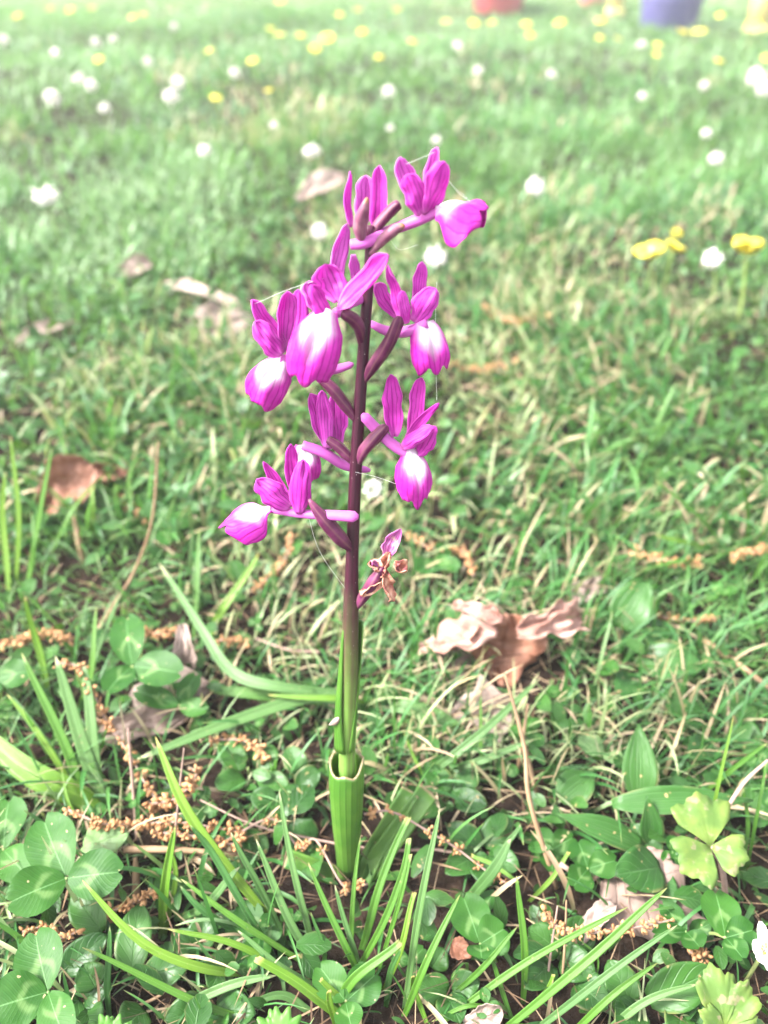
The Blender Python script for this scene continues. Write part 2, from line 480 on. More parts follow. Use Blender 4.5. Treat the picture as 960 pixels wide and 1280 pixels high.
# ------------------------------------------------------------------ the grass sward (one mass)
def sward(x, y, L, W, phi, th0, kap, rnd, seg, across):
    n = len(x)
    t = np.linspace(0, 1, seg + 1)
    th = th0[:, None] + kap[:, None] * t[None, :]
    st = (L / seg)[:, None]
    hx = np.concatenate([np.zeros((n, 1)), np.cumsum(np.sin(th[:, :-1]) * st, 1)], 1)
    hz = np.concatenate([np.zeros((n, 1)), np.cumsum(np.cos(th[:, :-1]) * st, 1)], 1)
    cx = x[:, None] + hx * np.cos(phi)[:, None]; cy = y[:, None] + hx * np.sin(phi)[:, None]
    cz = relief(x, y)[:, None] - .002 + hz
    w = (W[:, None] * .5) * (0.55 + .45 * np.minimum(1, t * 3))[None, :] * np.sqrt(np.clip(1 - t ** 2.6, 0.004, 1))[None, :]
    sp = phi + math.pi / 2 + rng.normal(0, .35, n)
    sx, sy = np.cos(sp)[:, None], np.sin(sp)[:, None]
    us = np.linspace(-1, 1, across)
    P = np.zeros((n, seg + 1, across, 3)); U = np.zeros((n, seg + 1, across))
    for k, u in enumerate(us):
        P[:, :, k, 0] = cx + sx * w * u; P[:, :, k, 1] = cy + sy * w * u
        P[:, :, k, 2] = np.maximum(cz + w * abs(u) * .45, -.004)
        U[:, :, k] = u
    Tt = np.broadcast_to(t[None, :, None], U.shape); Rr = np.broadcast_to(rnd[:, None, None], U.shape)
    m = (seg + 1) * across
    q = np.array(grid_faces(across, seg + 1))
    Q = (np.arange(n) * m)[:, None, None] + q[None]
    return P.reshape(-1, 3), Q.reshape(-1, 4), U.ravel(), Tt.ravel(), Rr.ravel()

def joined(parts):
    off, vs, qs, us, ts, rs = 0, [], [], [], [], []
    for v, q, u, t, r in parts:
        vs.append(v); qs.append(q + off); us.append(u); ts.append(t); rs.append(r); off += len(v)
    return np.concatenate(vs), np.concatenate(qs), {'au': np.concatenate(us), 'av': np.concatenate(ts), 'ar': np.concatenate(rs)}

CLEAR = [G(640, 850), G(80, 640), G(820, 1150), G(395, 1075)]
OBX, OBY = G(431, 1096).x, G(431, 1096).y
def build_grass():
    parts = []
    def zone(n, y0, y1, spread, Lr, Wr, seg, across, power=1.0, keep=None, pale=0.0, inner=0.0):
        y = y0 + (y1 - y0) * rng.random(n) ** power
        x = (rng.random(n) * 2 - 1) * (spread * np.maximum(y, .1) + .12)
        if inner: x = np.sign(x) * ((inner + (spread - inner) * rng.random(n)) * np.maximum(y, .1) + .10)
        cl = vnoise(x * 7, y * 7, 11) * .6 + vnoise(x * 22, y * 22, 12) * .4
        k = rng.random(n) < np.clip((cl - .22) * 2.4, .3, 1)
        if keep is not None: k &= keep(x, y)
        x, y, cl = x[k], y[k], cl[k]; n = len(x)
        L = Lr[0] + (Lr[1] - Lr[0]) * rng.random(n) ** 1.6
        L *= .65 + .75 * cl
        phi = vnoise(x * 3, y * 3, 21) * 9 + rng.normal(0, 1.5, n)
        th0 = np.abs(rng.normal(.32, .36, n)); kap = np.abs(rng.normal(1.1, .75, n))
        base = vnoise(x * 4, y * 4, 31) * .45 + vnoise(x * 13, y * 13, 33) * .3
        rnd = np.clip((base - .375) * 1.5 + .30 + pale + rng.random(n) * .42, 0, .885)  # pale bleaches the farther blades: overexposed glare put into their colour
        dead = rng.random(n) < .03 + .13 * (vnoise(x * 5, y * 5, 41) > .66)
        rnd[dead] = .9 + rng.random(dead.sum()) * .099
        W = Wr[0] + (Wr[1] - Wr[0]) * rng.random(n) ** 1.5
        parts.append(sward(x, y, L, W, phi, th0, kap, rnd, seg, across))
    def nokeep(x, y):
        k = np.ones(len(x), bool)
        for c in CLEAR: k &= np.hypot(x - c.x, y - c.y) > .022
        return k
    BC = [G(912, 432), G(920, 400)]
    def cupkeep(x, y): return np.hypot(x - BC[0].x, y - BC[0].y + .02) > .035
    zone(5600, -.12, .22, .62, (.008, .034), (.0005, .0019), 5, 3, 1.0, nokeep)
    zone(1300, -.05, .21, .62, (.016, .048), (.0007, .0021), 8, 3, 1.0, lambda x, y: (np.hypot(x - OBX, y - OBY) > .026) & ((np.abs(x - OBX) > .018) | (y > OBY)))
    zone(1500, .13, .40, .62, (.018, .046), (.0009, .0028), 7, 3, 1.0, lambda x, y: nokeep(x, y) & (np.hypot(x - OBX, y - OBY) > .03))
    zone(8500, .20, .40, .62, (.010, .040), (.0006, .0022), 6, 3, 1.0, nokeep)
    zone(17000, .36, .75, .66, (.012, .050), (.0010, .0042), 6, 3, .9, cupkeep)
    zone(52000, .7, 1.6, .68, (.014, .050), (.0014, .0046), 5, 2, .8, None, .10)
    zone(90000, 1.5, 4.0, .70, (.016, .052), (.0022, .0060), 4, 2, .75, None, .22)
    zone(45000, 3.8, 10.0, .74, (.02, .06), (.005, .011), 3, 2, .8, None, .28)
    # the lawn goes on to both sides of what the photograph frames
    zone(12000, -.3, .75, 2.2, (.012, .050), (.0012, .0045), 4, 2, .9, None, .0, .62)
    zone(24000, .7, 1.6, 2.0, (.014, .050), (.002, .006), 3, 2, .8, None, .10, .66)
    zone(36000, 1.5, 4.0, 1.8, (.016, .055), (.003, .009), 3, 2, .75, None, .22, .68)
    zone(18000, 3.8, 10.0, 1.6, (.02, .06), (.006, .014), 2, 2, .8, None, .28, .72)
    v, q, a = joined(parts)
    o = link('grass', big_mesh('grass', v, q, a), M['grass'])
    tag(o, 'short green meadow grass mixed with dry straw blades', 'grass', None, 'stuff')
build_grass()

# ------------------------------------------------------------------ leaf shapes
def leaf_grid(P0, P1, w, up=(0, 0, 1), nu=7, nv=9, prof='oval', cup=.12, bow=.06, wave=.02, roll=0.0, seed=0, notch=0.0):
    """A leaf from base P0 to tip P1, half width w; returns verts, faces, u, v."""
    P0, P1 = V(P0), V(P1); T = P1 - P0; L = np.linalg.norm(T); T = T / L
    s = nrm(np.cross(T, V(up))); n = np.cross(s, T)
    if roll: s, n = s * math.cos(roll) + n * math.sin(roll), n * math.cos(roll) - s * math.sin(roll)
    vs, uu, tt = [], [], []
    for j in range(nv):
        t = j / (nv - 1)
        if prof == 'oval': h = math.sin(math.pi * min(1, .04 + .96 * t) ** .85) ** .62
        elif prof == 'lance': h = (math.sin(math.pi * min(1, .05 + .95 * t) ** .75)) ** .95
        elif prof == 'clover': h = (math.sin(math.pi * (.03 + .94 * t) ** 1.12)) ** .58
        elif prof == 'round': h = math.sin(math.pi * (.05 + .92 * t)) ** .5
        else: h = 1
        h = max(h, .03)
        for i in range(nu):
            u = i / (nu - 1) * 2 - 1
            al = t - notch * (1 - abs(u)) ** 2 * (t ** 4)
            wv = math.sin(t * 9 + seed * 3 + u * 2.3) * wave * w * (abs(u) ** 1.5) * 2 + (hash2(seed, j * 1.7, 3) - .5) * wave * w * u * 1.2
            p = P0 + T * (L * al) + s * (u * w * h) + n * (cup * w * abs(u) ** 1.6 * h + bow * L * math.sin(math.pi * t * .9) + wv)
            vs.append(p); uu.append(u); tt.append(t)
    return vs, grid_faces(nu, nv), uu, tt

def up_tilt(toward=.35, x=0.0):      # a leaf's facing: mostly up, leaning a little to the viewer's side
    return (x, -toward, 1)

LANDMARKS = []   # (name, x, y) for labels of small plants
def landmark(name, p): LANDMARKS.append((name, p[0], p[1]))
USED = {}
def near_label(what, p):
    d = sorted((math.hypot(p[0] - x, p[1] - y), n, x, y) for n, x, y in LANDMARKS)
    for k in range(len(d)):
        dist, n, x, y = d[k]
        dx, dy = p[0] - x, p[1] - y
        side = ('behind' if dy > 0 else 'in front of') if abs(dy) > abs(dx) else ('right of' if dx > 0 else 'left of')
        lab = f'{what} {"just " if dist < .03 else ""}{side} the {n}'
        if lab not in USED:
            USED[lab] = 1; return lab
        if k > 6: break
    base = lab
    for o in ('second', 'third', 'fourth', 'fifth', 'sixth', 'seventh'):
        lab = f'{o} {base}'
        if lab not in USED:
            USED[lab] = 1; return lab
    return base

def clover_leaf(c, leaflets, label, z=.02, group='clover leaves in the turf', stalk=None, tip_z=None, wide=.43, mat='clover', seeds=0):
    """c: photo pixel of the joint; leaflets: [(tip px, tip py, half width px or None, dz)]"""
    P = G(c[0], c[1], z)
    t = thing('clover_leaf', (P.x, P.y, 0), label, 'clover leaf', group)
    base = V((P.x, P.y, 0))
    for k, lf in enumerate(leaflets):
        tip = G(lf[0], lf[1], z + (lf[3] if len(lf) > 3 else .002))
        L = (tip - P).length
        w = lf[2] * mpp(P) if len(lf) > 2 and lf[2] else L * wide
        mb = MB()
        d = nrm(V(tip) - V(P))
        v, f, u, tt = leaf_grid(V(P) + d * L * .03, tip, w, up_tilt(.35), 9, 11, 'clover', .16, .05, .03, 0, k + seeds * 3, .10)
        mb.add(v, f, u, tt, random.random())
        link('leaflet', mb.mesh('leaflet', base), M[mat], t)
    mb = MB()
    foot = V(stalk) if stalk is not None else V((P.x + random.uniform(-.008, .008), P.y + random.uniform(0, .012), -.002))
    tube(mb, catmull([foot, (V(P) + foot) / 2 + V((0, .002, .002)), V(P)], 7), [.0007, .0005], 6, random.random())
    link('stalk', mb.mesh('stalk', base), M['stalk'], t)
    return t

# ------------------------------------------------------------------ the orchid
STEM = [(431, 1096, 0), (433, 1010, .006), (434, 930, .013), (437, 840, .021), (439, 740, .030), (443, 620, .040), (450, 500, .048), (457, 400, .054), (462, 330, .058), (462, 282, .060)]
Y0 = G(431, 1096).y
def stem_y(py):
    ps = [s[1] for s in STEM][::-1]; ds = [s[2] for s in STEM][::-1]
    return Y0 + float(np.interp(py, ps, ds))
def O(px, py, dy=0.0): return V(AY(px, py, stem_y(py) + dy / 1000.0))     # dy in millimetres behind (+) or before (-) the stem

orchid = thing('orchid', G(431, 1096), 'tall magenta orchid with dark purple stem and hooded flowers', 'orchid')
OB = V(orchid.location)
landmark('orchid stem', OB)

def stem_parts():
    pts = catmull([O(a, b) for a, b, _ in STEM], 60)
    rad = []
    for p in pts:
        d = depth(p) / 1000
        py = np.interp(p[2], [O(a, b)[2] for a, b, _ in STEM], [b for _, b, _ in STEM])
        rad.append(d * float(np.interp(py, [280, 330, 400, 500, 700, 760, 830, 940, 1100], [6, 7, 7.4, 7.8, 8.2, 10, 11, 10.5, 10])))
    mb = MB(); tube(mb, pts, rad, 16, 0, rib=.05, ribs=4, twist=2)
    link('stem', mb.mesh('stem', OB), M['stem'], orchid)
    # lower sheath: an open tube with a torn rim
    def sheath(cl, wid, rim, name, nv=16, seg=28, flare=1.0):
        c = catmull([O(*q) for q in cl], nv); mbs = MB(); vs, uu, tt = [], [], []
        for j in range(nv):
            t = j / (nv - 1); T = nrm(np.gradient(c, axis=0)[j])
            a = nrm(np.cross(T, V((0, 1, 0)))); b = np.cross(T, a)
            rr = float(np.interp(t, np.linspace(0, 1, len(wid)), wid)) * depth(c[j]) / 1000
            for k in range(seg):
                th = 2 * math.pi * k / seg
                off = rim(th) * (t ** 6)
                wob = 1 + .025 * math.cos(5 * th + t * 3)
                vs.append(c[j] + rr * wob * (math.cos(th) * a + math.sin(th) * b) + T * off); uu.append(k / seg * 2 - 1); tt.append(t)
        f = [(j * seg + k, j * seg + (k + 1) % seg, (j + 1) * seg + (k + 1) % seg, (j + 1) * seg + k) for j in range(nv - 1) for k in range(seg)]
        mbs.add(vs, f, uu, tt)
        return link(name, mbs.mesh(name, OB), M['sheath'], orchid, None, .0007)
    # th: angle; the viewer's side is about th = 3pi/2 (b points away), jagged tips at the sides
    def rim1(th): return (-.0026 if math.sin(th) > 0 else .0012) * abs(math.sin(th)) ** .7 + .0030 * math.exp(-((th - math.pi) / .30) ** 2) + .0007 * math.sin(5 * th) + .0014 * (vnoise(th * 2.2, 4.4) - .5) + .0006 * (vnoise(th * 7, 1.4) - .5)
    sheath([(436, 1085, 0), (434, 1040, 0), (433, 990, 0), (433, 952, 0)], [13, 15, 18.5, 21, 20.5], rim1, 'sheath')
    # upper sheath leaf hugging the stem, open on the viewer's side
    mb2 = MB(); c = catmull([O(431, 935), O(432, 900), O(436, 850), O(440, 800), O(443, 778)], 18); vs, uu, tt = [], [], []
    for j in range(18):
        t = j / 17; T = nrm(np.gradient(c, axis=0)[j]); a = nrm(np.cross(T, V((0, 1, 0)))); b = np.cross(T, a)
        rr = float(np.interp(t, [0, .3, .7, 1], [12.5, 13.5, 13.0, 11.8])) * depth(c[j]) / 1000
        gap = float(np.interp(t, [0, .35, .75, 1], [.3, 1.5, 2.5, 3.4]))
        for k in range(15):
            th = R(105) + gap * .5 + (2 * math.pi - gap) * k / 14
            vs.append(c[j] + rr * (math.cos(th) * a + math.sin(th) * b)); uu.append(k / 7 - 1); tt.append(t * .97)
    mb2.add(vs, grid_faces(15, 18), uu, tt)
    link('sheath_leaf', mb2.mesh('sheath_leaf', OB), M['sheath'], orchid, None, .0005)
    # mown leaf stubs at the foot
    for (a, b, w) in (((455, 1085), (514, 988), 12), ((456, 1095), (536, 988), 13), ((425, 1096), (358, 1072), 11), ((450, 1104), (474, 1052), 12)):
        mb3 = MB(); P0, P1 = V(G(*a, .001)), V(G(b[0], b[1], .026 if b[0] > 500 else .010))
        vv, ff, u, t = leaf_grid(P0, P1, w * mpp(P0), (0, -.7, 1), 9, 10, 'strap', .45, .05, .01)
        mb3.add(vv, ff, u, t, random.random())
        link('basal_leaf', mb3.mesh('basal_leaf', OB), M['sheath'], orchid, None, .0008)
stem_parts()

def petal(par, P0, P1, w, n, bow=.08, cup=.35, prof='sepal', mat='petal', twist=0.0, name='petal', fold=0.0, seed=0, crumple=.50):
    """P0 base, P1 tip, half width w (m), n: facing of the inner side."""
    P0, P1 = V(P0), V(P1); T0 = P1 - P0; L = np.linalg.norm(T0); T0 = T0 / L
    n = V(n); n = nrm(n - T0 * np.dot(n, T0)); s0 = np.cross(T0, n)
    nu, nv = 11, 17; vs, uu, tt = [], [], []
    for j in range(nv):
        t = j / (nv - 1)
        if prof == 'sepal': h = (.30 + .70 * min(1, t / .45) ** .8 * (2 - min(1, t / .45) ** .8)) * math.sqrt(max(0, 1 - max(0, (t - .42) / .58) ** 2.3))
        elif prof == 'wide': h = (.35 + .65 * min(1, t / .4)) * math.sqrt(max(0, 1 - max(0, (t - .5) / .5) ** 2.8))
        elif prof == 'narrow': h = (.5 + .5 * min(1, t / .3)) * math.sqrt(max(0, 1 - max(0, (t - .35) / .65) ** 1.7))
        h = max(h, .05)
        a = twist * t; s = s0 * math.cos(a) + n * math.sin(a); m = n * math.cos(a) - s0 * math.sin(a)
        for i in range(nu):
            u = i / (nu - 1) * 2 - 1
            rip = .10 * w * math.sin(t * 7 + seed * 2.1 + u * 3) * abs(u) + .035 * w * math.sin(t * 19 + seed + u * 5) + crumple * w * (vnoise(u * (1.2 + crumple) + seed * 5.3, t * (2.2 + 2.5 * crumple)) - .5) + .07 * w * math.cos(u * 10 + seed + t * 1.5)
            hx = h * (1 + .34 * (vnoise(t * 6 + seed * 3.7, 2.0 + (u > 0) * 5) - .5))
            p = P0 + T0 * (L * t) + s * (u * w * hx + .14 * w * math.sin(t * 3.3 + seed * 1.9)) + m * (cup * w * u * u * h - bow * L * math.sin(math.pi * t) + fold * w * h * abs(u) + rip)
            vs.append(p); uu.append(u); tt.append(t)
    mb = MB(); mb.add(vs, grid_faces(nu, nv), uu, tt, random.random())
    return link(name, mb.mesh(name, OB), M[mat], par, None, .00022)

def lip(par, P0, P1, w, n, fold=1.6, bend=.18, seed=0, tooth=.10, narrow=.34, end=.80, under=1.5):
    """ridge P0 -> P1, half arc width w; n is the outer (convex) side: the sides fold away from n."""
    P0, P1 = V(P0), V(P1); T = P1 - P0; L = np.linalg.norm(T); T = T / L
    n = V(n); n = nrm(n - T * np.dot(n, T)); s = np.cross(T, n)
    nu, nv = 25, 22; vs, uu, tt = [], [], []
    for j in range(nv):
        t = j / (nv - 1)
        h = float(np.interp(t, [0, .12, .3, .55, .8, 1], [narrow, narrow * 1.3, .86, 1, .98, end]))
        for i in range(nu):
            u = i / (nu - 1) * 2 - 1
            al = t * (1 - .16 * abs(u) ** 2.2) - .07 * math.exp(-((abs(u) - .30) / .10) ** 2) * t ** 5 + tooth * math.exp(-(u / .14) ** 2) * t ** 6
            al += .018 * math.sin(u * 10 + seed * 2) * t ** 4 + .10 * (vnoise(u * 2.5 + seed * 9, .5) - .5) * t ** 4
            a = fold * u; ww = w * h
            rip = .04 * w * math.sin(t * 9 + u * 6 + seed) + .10 * w * math.sin(u * 8 + seed * 2.3 + t * 3) * t * abs(u) + .16 * w * (vnoise(u * 2.2 + seed * 3.1, t * 2.6) - .5) - .16 * w * math.exp(-(u / .13) ** 2) * math.sin(math.pi * min(1, t * 1.05))
            p = P0 + T * (L * al) + s * (ww * math.sin(a) / fold) - n * (ww * (1 - math.cos(a)) / fold) \
                + n * (bend * L * (math.sin(math.pi * min(1, al) * .75) - under * max(0, al) ** 2.6) + rip)
            vs.append(p); uu.append(u); tt.append(t)
    mb = MB(); mb.add(vs, grid_faces(nu, nv), uu, tt, random.random())
    return link('lip', mb.mesh('lip', OB), M['lip'], par, None, .0003)

def spur(par, pts, r, mat='spur', name='spur'):
    mb = MB(); c = catmull(pts, 18); tube(mb, c, list(np.interp(np.linspace(0, 1, 17), np.linspace(0, 1, len(r)), r) * .96) + [r[-1] * .4], 10, random.random(), flat=.8)
    return link(name, mb.mesh(name, OB), M[mat], par)
def ovary(par, pts, r, name='ovary', mat='ovary'):
    mb = MB(); c = catmull(pts, 20); tube(mb, c, list(np.interp(np.linspace(0, 1, 19), np.linspace(0, 1, len(r)), r) * .90) + [r[-1] * .4], 12, random.random(), rib=.10, ribs=3, twist=3.0)
    return link(name, mb.mesh(name, OB), M[mat], par)
def flower(label=None, name='flower'):
    o = bpy.data.objects.new(name, None); COL.objects.link(o); o.parent = orchid; o.empty_display_size = .005
    if label: o['label'] = label
    return o

def build_flowers():
    F = -FWD; C = V(F)                        # direction from the flowers towards the viewer
    Cx = lambda x, z=0.0: (C[0] + x, C[1], C[2] + z)
    k = lambda py, px: px * (stem_y(py) / (1000 * ray(480, py).y))      # picture size -> metres at the stem
    def p(par, a, b, w, n=None, da=0, db=0, **kw):
        P0, P1 = O(a[0], a[1], da), O(b[0], b[1], db)
        return petal(par, P0, P1, .44 * w * mpp(P0), n if n is not None else C, **kw)
    # 1 top, turned to the right, lip hanging out sideways
    f = flower('uppermost flower with its lip hanging out sideways')
    p(f, (524, 264), (501, 196), 32, Cx(.5), 1, 4, cup=.4, seed=1, mat='petal_pale')
    p(f, (530, 262), (547, 184), 24, Cx(-.6), 2, 5, cup=.5, seed=2, mat='petal_pale')
    p(f, (527, 268), (508, 219), 34, Cx(-.2), -2, -3, cup=-.45, prof='wide', seed=3, bow=-.10)
    p(f, (530, 268), (557, 202), 36, Cx(.6), -2, -3, cup=-.45, prof='wide', seed=4, bow=-.10)
    lip(f, O(546, 262, -1), O(606, 256, -4), k(280, 68), (0.0, .1, 1), fold=1.5, bend=.12, seed=1, narrow=.30, tooth=.05, end=.62, under=1.0)
    spur(f, [O(552, 262, -1), O(520, 276, 0), O(490, 287, 2), O(472, 292, 3)], [.0019, .0021, .0019, .0015])
    ovary(f, [O(462, 300, 0), O(474, 280, 1), O(490, 262, 2), O(500, 254, 2)], [.0013, .0017, .0018, .0015])
    b = spur(f, [O(463, 318, -2), O(476, 302, -3), O(492, 288, -4), O(506, 281, -4)], [.0008, .0019, .0022, .0012], 'bud', 'bract')
    # 2 top left, seen from behind, with an unopened bud in front of it
    f = flower('flower seen from behind at the top of the spike')
    p(f, (438, 284), (437, 214), 17, Cx(1.2), 5, 7, cup=.5, seed=5)
    p(f, (454, 284), (456, 219), 30, Cx(0), 7, 9, cup=.3, seed=6, mat='petal_pale', prof='wide')
    p(f, (470, 292), (476, 207), 28, Cx(-.3), 5, 6, cup=.5, seed=7)
    spur(f, [O(438, 306, -3), O(455, 304, -3), O(474, 296, -1), O(482, 291, 2)], [.0017, .0019, .0019, .0016])
    p(f, (441, 318), (447, 368), 16, Cx(.3), 0, 1, cup=.3, seed=8, mat='petal_pale', prof='narrow')
    f = flower('closed dull bud with a brown tip', 'bud')
    ovary(f, [O(452, 304, -3), O(450, 282, -4), O(455, 262, -5), O(459, 247, -5)], [.0011, .0021, .0022, .0015, .0007], 'bud_body', 'bud')
    # 3 centre left, facing the viewer, nearest of all
    f = flower('flower facing the viewer with a broad white lip')
    p(f, (426, 388), (484, 317), 36, Cx(-.9, .3), -9, -11, cup=.45, bow=.05, seed=9)
    p(f, (414, 372), (434, 280), 26, Cx(.8), -4, 2, cup=.5, bow=.10, seed=10, mat='petal_pale')
    p(f, (420, 378), (408, 330), 44, Cx(.2), -7, -6, cup=.30, prof='wide', seed=11)
    p(f, (412, 396), (388, 358), 34, Cx(.9, .5), -10, -13, cup=-.4, bow=-.12, seed=12, mat='petal_dark')
    p(f, (402, 392), (384, 352), 34, Cx(.3), -7, -5, cup=.2, prof='wide', seed=13, mat='petal_pale')
    lip(f, O(408, 386, -12), O(378, 476, -18), k(430, 50), Cx(.15, .55), fold=1.65, bend=.22, seed=2, narrow=.42, tooth=.03)
    ovary(f, [O(452, 430, 0), O(449, 412, -2), O(442, 400, -5), O(428, 390, -8)], [.0012, .0019, .0021, .0018])
    spur(f, [O(420, 392, -7), O(440, 378, -4), O(458, 372, 2)], [.0018, .0017, .0013])
    # 4 left
    f = flower('flower turned away with a notched purple lip')
    p(f, (354, 440), (316, 374), 26, Cx(.6), 0, -1, cup=.5, seed=14, fold=.2)
    p(f, (352, 444), (318, 402), 32, Cx(.2), -2, -3, cup=-.3, bow=-.1, seed=15)
    p(f, (358, 440), (358, 364), 30, Cx(.4), 0, -1, cup=.5, seed=16, prof='wide')
    p(f, (360, 440), (374, 362), 30, Cx(-.4), -1, -1, cup=-.4, seed=17, prof='wide')
    lip(f, O(352, 449, -2), O(314, 504, -5), k(480, 44), Cx(.25, .75), fold=1.7, bend=.26, seed=3, narrow=.45, tooth=-.02)
    spur(f, [O(350, 448, -1), O(385, 458, 1), O(415, 462, 3), O(442, 455, 4)], [.0017, .0019, .0019, .0013])
    ovary(f, [O(444, 524, 0), O(430, 506, -1), O(415, 486, -2), O(398, 470, -2)], [.0012, .0020, .0021, .0016])
    # 5 right middle
    f = flower('flower on a long purple stalk with a rounded striped lip')
    p(f, (503, 400), (485, 331), 22, Cx(-.6), 0, -2, cup=.5, seed=18, twist=.5)
    p(f, (500, 396), (468, 356), 26, Cx(.5), 4, 3, cup=.3, seed=19, prof='wide')
    p(f, (519, 392), (528, 327), 22, Cx(.2), 2, 3, cup=.4, seed=20)
    p(f, (516, 402), (546, 362), 34, Cx(.3), -2, -4, cup=-.4, bow=-.15, seed=21, prof='wide')
    p(f, (510, 404), (500, 364), 20, Cx(.3), -2, -4, cup=-.4, bow=-.12, seed=22)
    lip(f, O(532, 402, -3), O(548, 466, -7), k(440, 41), Cx(.15, .6), fold=1.75, bend=.24, seed=4, narrow=.55, tooth=.0)
    spur(f, [O(534, 404, -3), O(510, 414, -1), O(485, 414, 2), O(458, 402, 5)], [.0018, .0020, .0019, .0012])
    ovary(f, [O(455, 476, 0), O(468, 456, -2), O(486, 428, -4), O(500, 396, -5)], [.0012, .0021, .0022, .0019])
    # 6 left, behind the stem
    f = flower('flower half hidden behind the stem with a pale lip')
    p(f, (412, 562), (388, 492), 26, Cx(.5), 3, 3, cup=.4, seed=23, prof='wide')
    p(f, (406, 560), (404, 488), 24, Cx(0), 1, 1, cup=-.3, seed=24)
    p(f, (424, 556), (420, 492), 36, Cx(-.3), 5, 6, cup=.2, seed=25, prof='wide')
    lip(f, O(382, 556, 3), O(386, 604, 1), k(580, 31), Cx(.2, .5), fold=1.7, bend=.24, seed=5, narrow=.6, tooth=0)
    spur(f, [O(378, 556, 2), O(405, 566, 2), O(432, 582, 4), O(463, 588, 5)], [.0017, .0020, .0019, .0012])
    ovary(f, [O(444, 580, 2), O(432, 568, 2), O(420, 556, 2), O(408, 548, 2)], [.0012, .0019, .0019, .0015])
    # 7 right, low
    f = flower('flower with spread upright petals and white lip centre')
    p(f, (494, 546), (487, 468), 28, Cx(.2), -1, 1, cup=.3, seed=26, mat='petal_dark')
    p(f, (512, 546), (528, 472), 24, Cx(-.3), -1, 2, cup=.5, seed=27, mat='petal_dark')
    p(f, (508, 548), (549, 504), 14, Cx(.2), -3, -4, cup=.3, seed=28, prof='narrow', mat='petal_dark')
    p(f, (502, 560), (540, 532), 24, Cx(0, .5), -4, -7, cup=-.5, bow=-.14, seed=29)
    p(f, (520, 568), (545, 534), 26, Cx(-.5), -3, -5, cup=-.4, bow=-.12, seed=30, mat='petal_dark')
    lip(f, O(514, 562, -3), O(526, 628, -8), k(600, 36), Cx(.25, .5), fold=1.6, bend=.24, seed=6, narrow=.42, tooth=.14)
    spur(f, [O(516, 570, -3), O(494, 558, -2), O(472, 538, -1), O(453, 518, -2)], [.0019, .0020, .0021, .0019])
    ovary(f, [O(447, 580, 0), O(456, 562, -2), O(470, 546, -3), O(484, 532, -3)], [.0012, .0021, .0022, .0017])
    # 8 left, low
    f = flower('lowest open flower with its lip pointing out sideways')
    p(f, (372, 630), (364, 555), 22, Cx(.3), 0, 1, cup=.4, seed=31, mat='petal_dark')
    p(f, (376, 642), (377, 574), 30, Cx(0), -4, -4, cup=-.45, seed=32, mat='petal_dark', bow=-.08)
    p(f, (362, 632), (329, 577), 17, Cx(.3), -1, 0, cup=.4, seed=33, prof='narrow', mat='petal_dark')
    p(f, (362, 636), (322, 598), 34, Cx(.1), -3, -4, cup=-.4, bow=-.10, seed=34)
    lip(f, O(338, 634, -2), O(278, 656, -4), k(650, 44), (.15, -.05, 1), fold=1.6, bend=.14, seed=7, narrow=.22, tooth=.06, end=.50, under=.9)
    spur(f, [O(334, 636, -1), O(375, 642, -3), O(415, 644, -5), O(448, 646, -6)], [.0013, .0016, .0019, .0021])
    ovary(f, [O(440, 688, 0), O(424, 672, -3), O(404, 648, -5), O(386, 624, -5)], [.0012, .0027, .0027, .0010])
    # 9 wilted flower
    f = flower('withered brown flower low on the stem', 'wilted_flower')
    p(f, (484, 694), (500, 660), 22, Cx(0), -3, -3, cup=.6, mat='wilted_petal', prof='narrow', seed=35, fold=.5, crumple=.9)
    for i, (a, b, w, mm) in enumerate((((486, 690), (478, 722), 18, 'wilted'), ((482, 712), (488, 752), 18, 'wilted'), ((476, 712), (461, 704), 16, 'wilted'), ((492, 704), (508, 714), 20, 'wilted'), ((470, 712), (464, 700), 10, 'wilted_petal'), ((482, 728), (450, 742), 14, 'wilted'))):
        p(f, a, b, w, Cx(.4 * (i % 3 - 1), .2), -4 - i % 2, -5, cup=1.1, mat=mm, seed=36 + i, twist=1.6 * (i % 2) - .5, prof='wide', crumple=1.5)
    ovary(f, [O(446, 758, 0), O(456, 744, -2), O(468, 726, -4), O(480, 708, -4)], [.0013, .0022, .0024, .0016])
build_flowers()
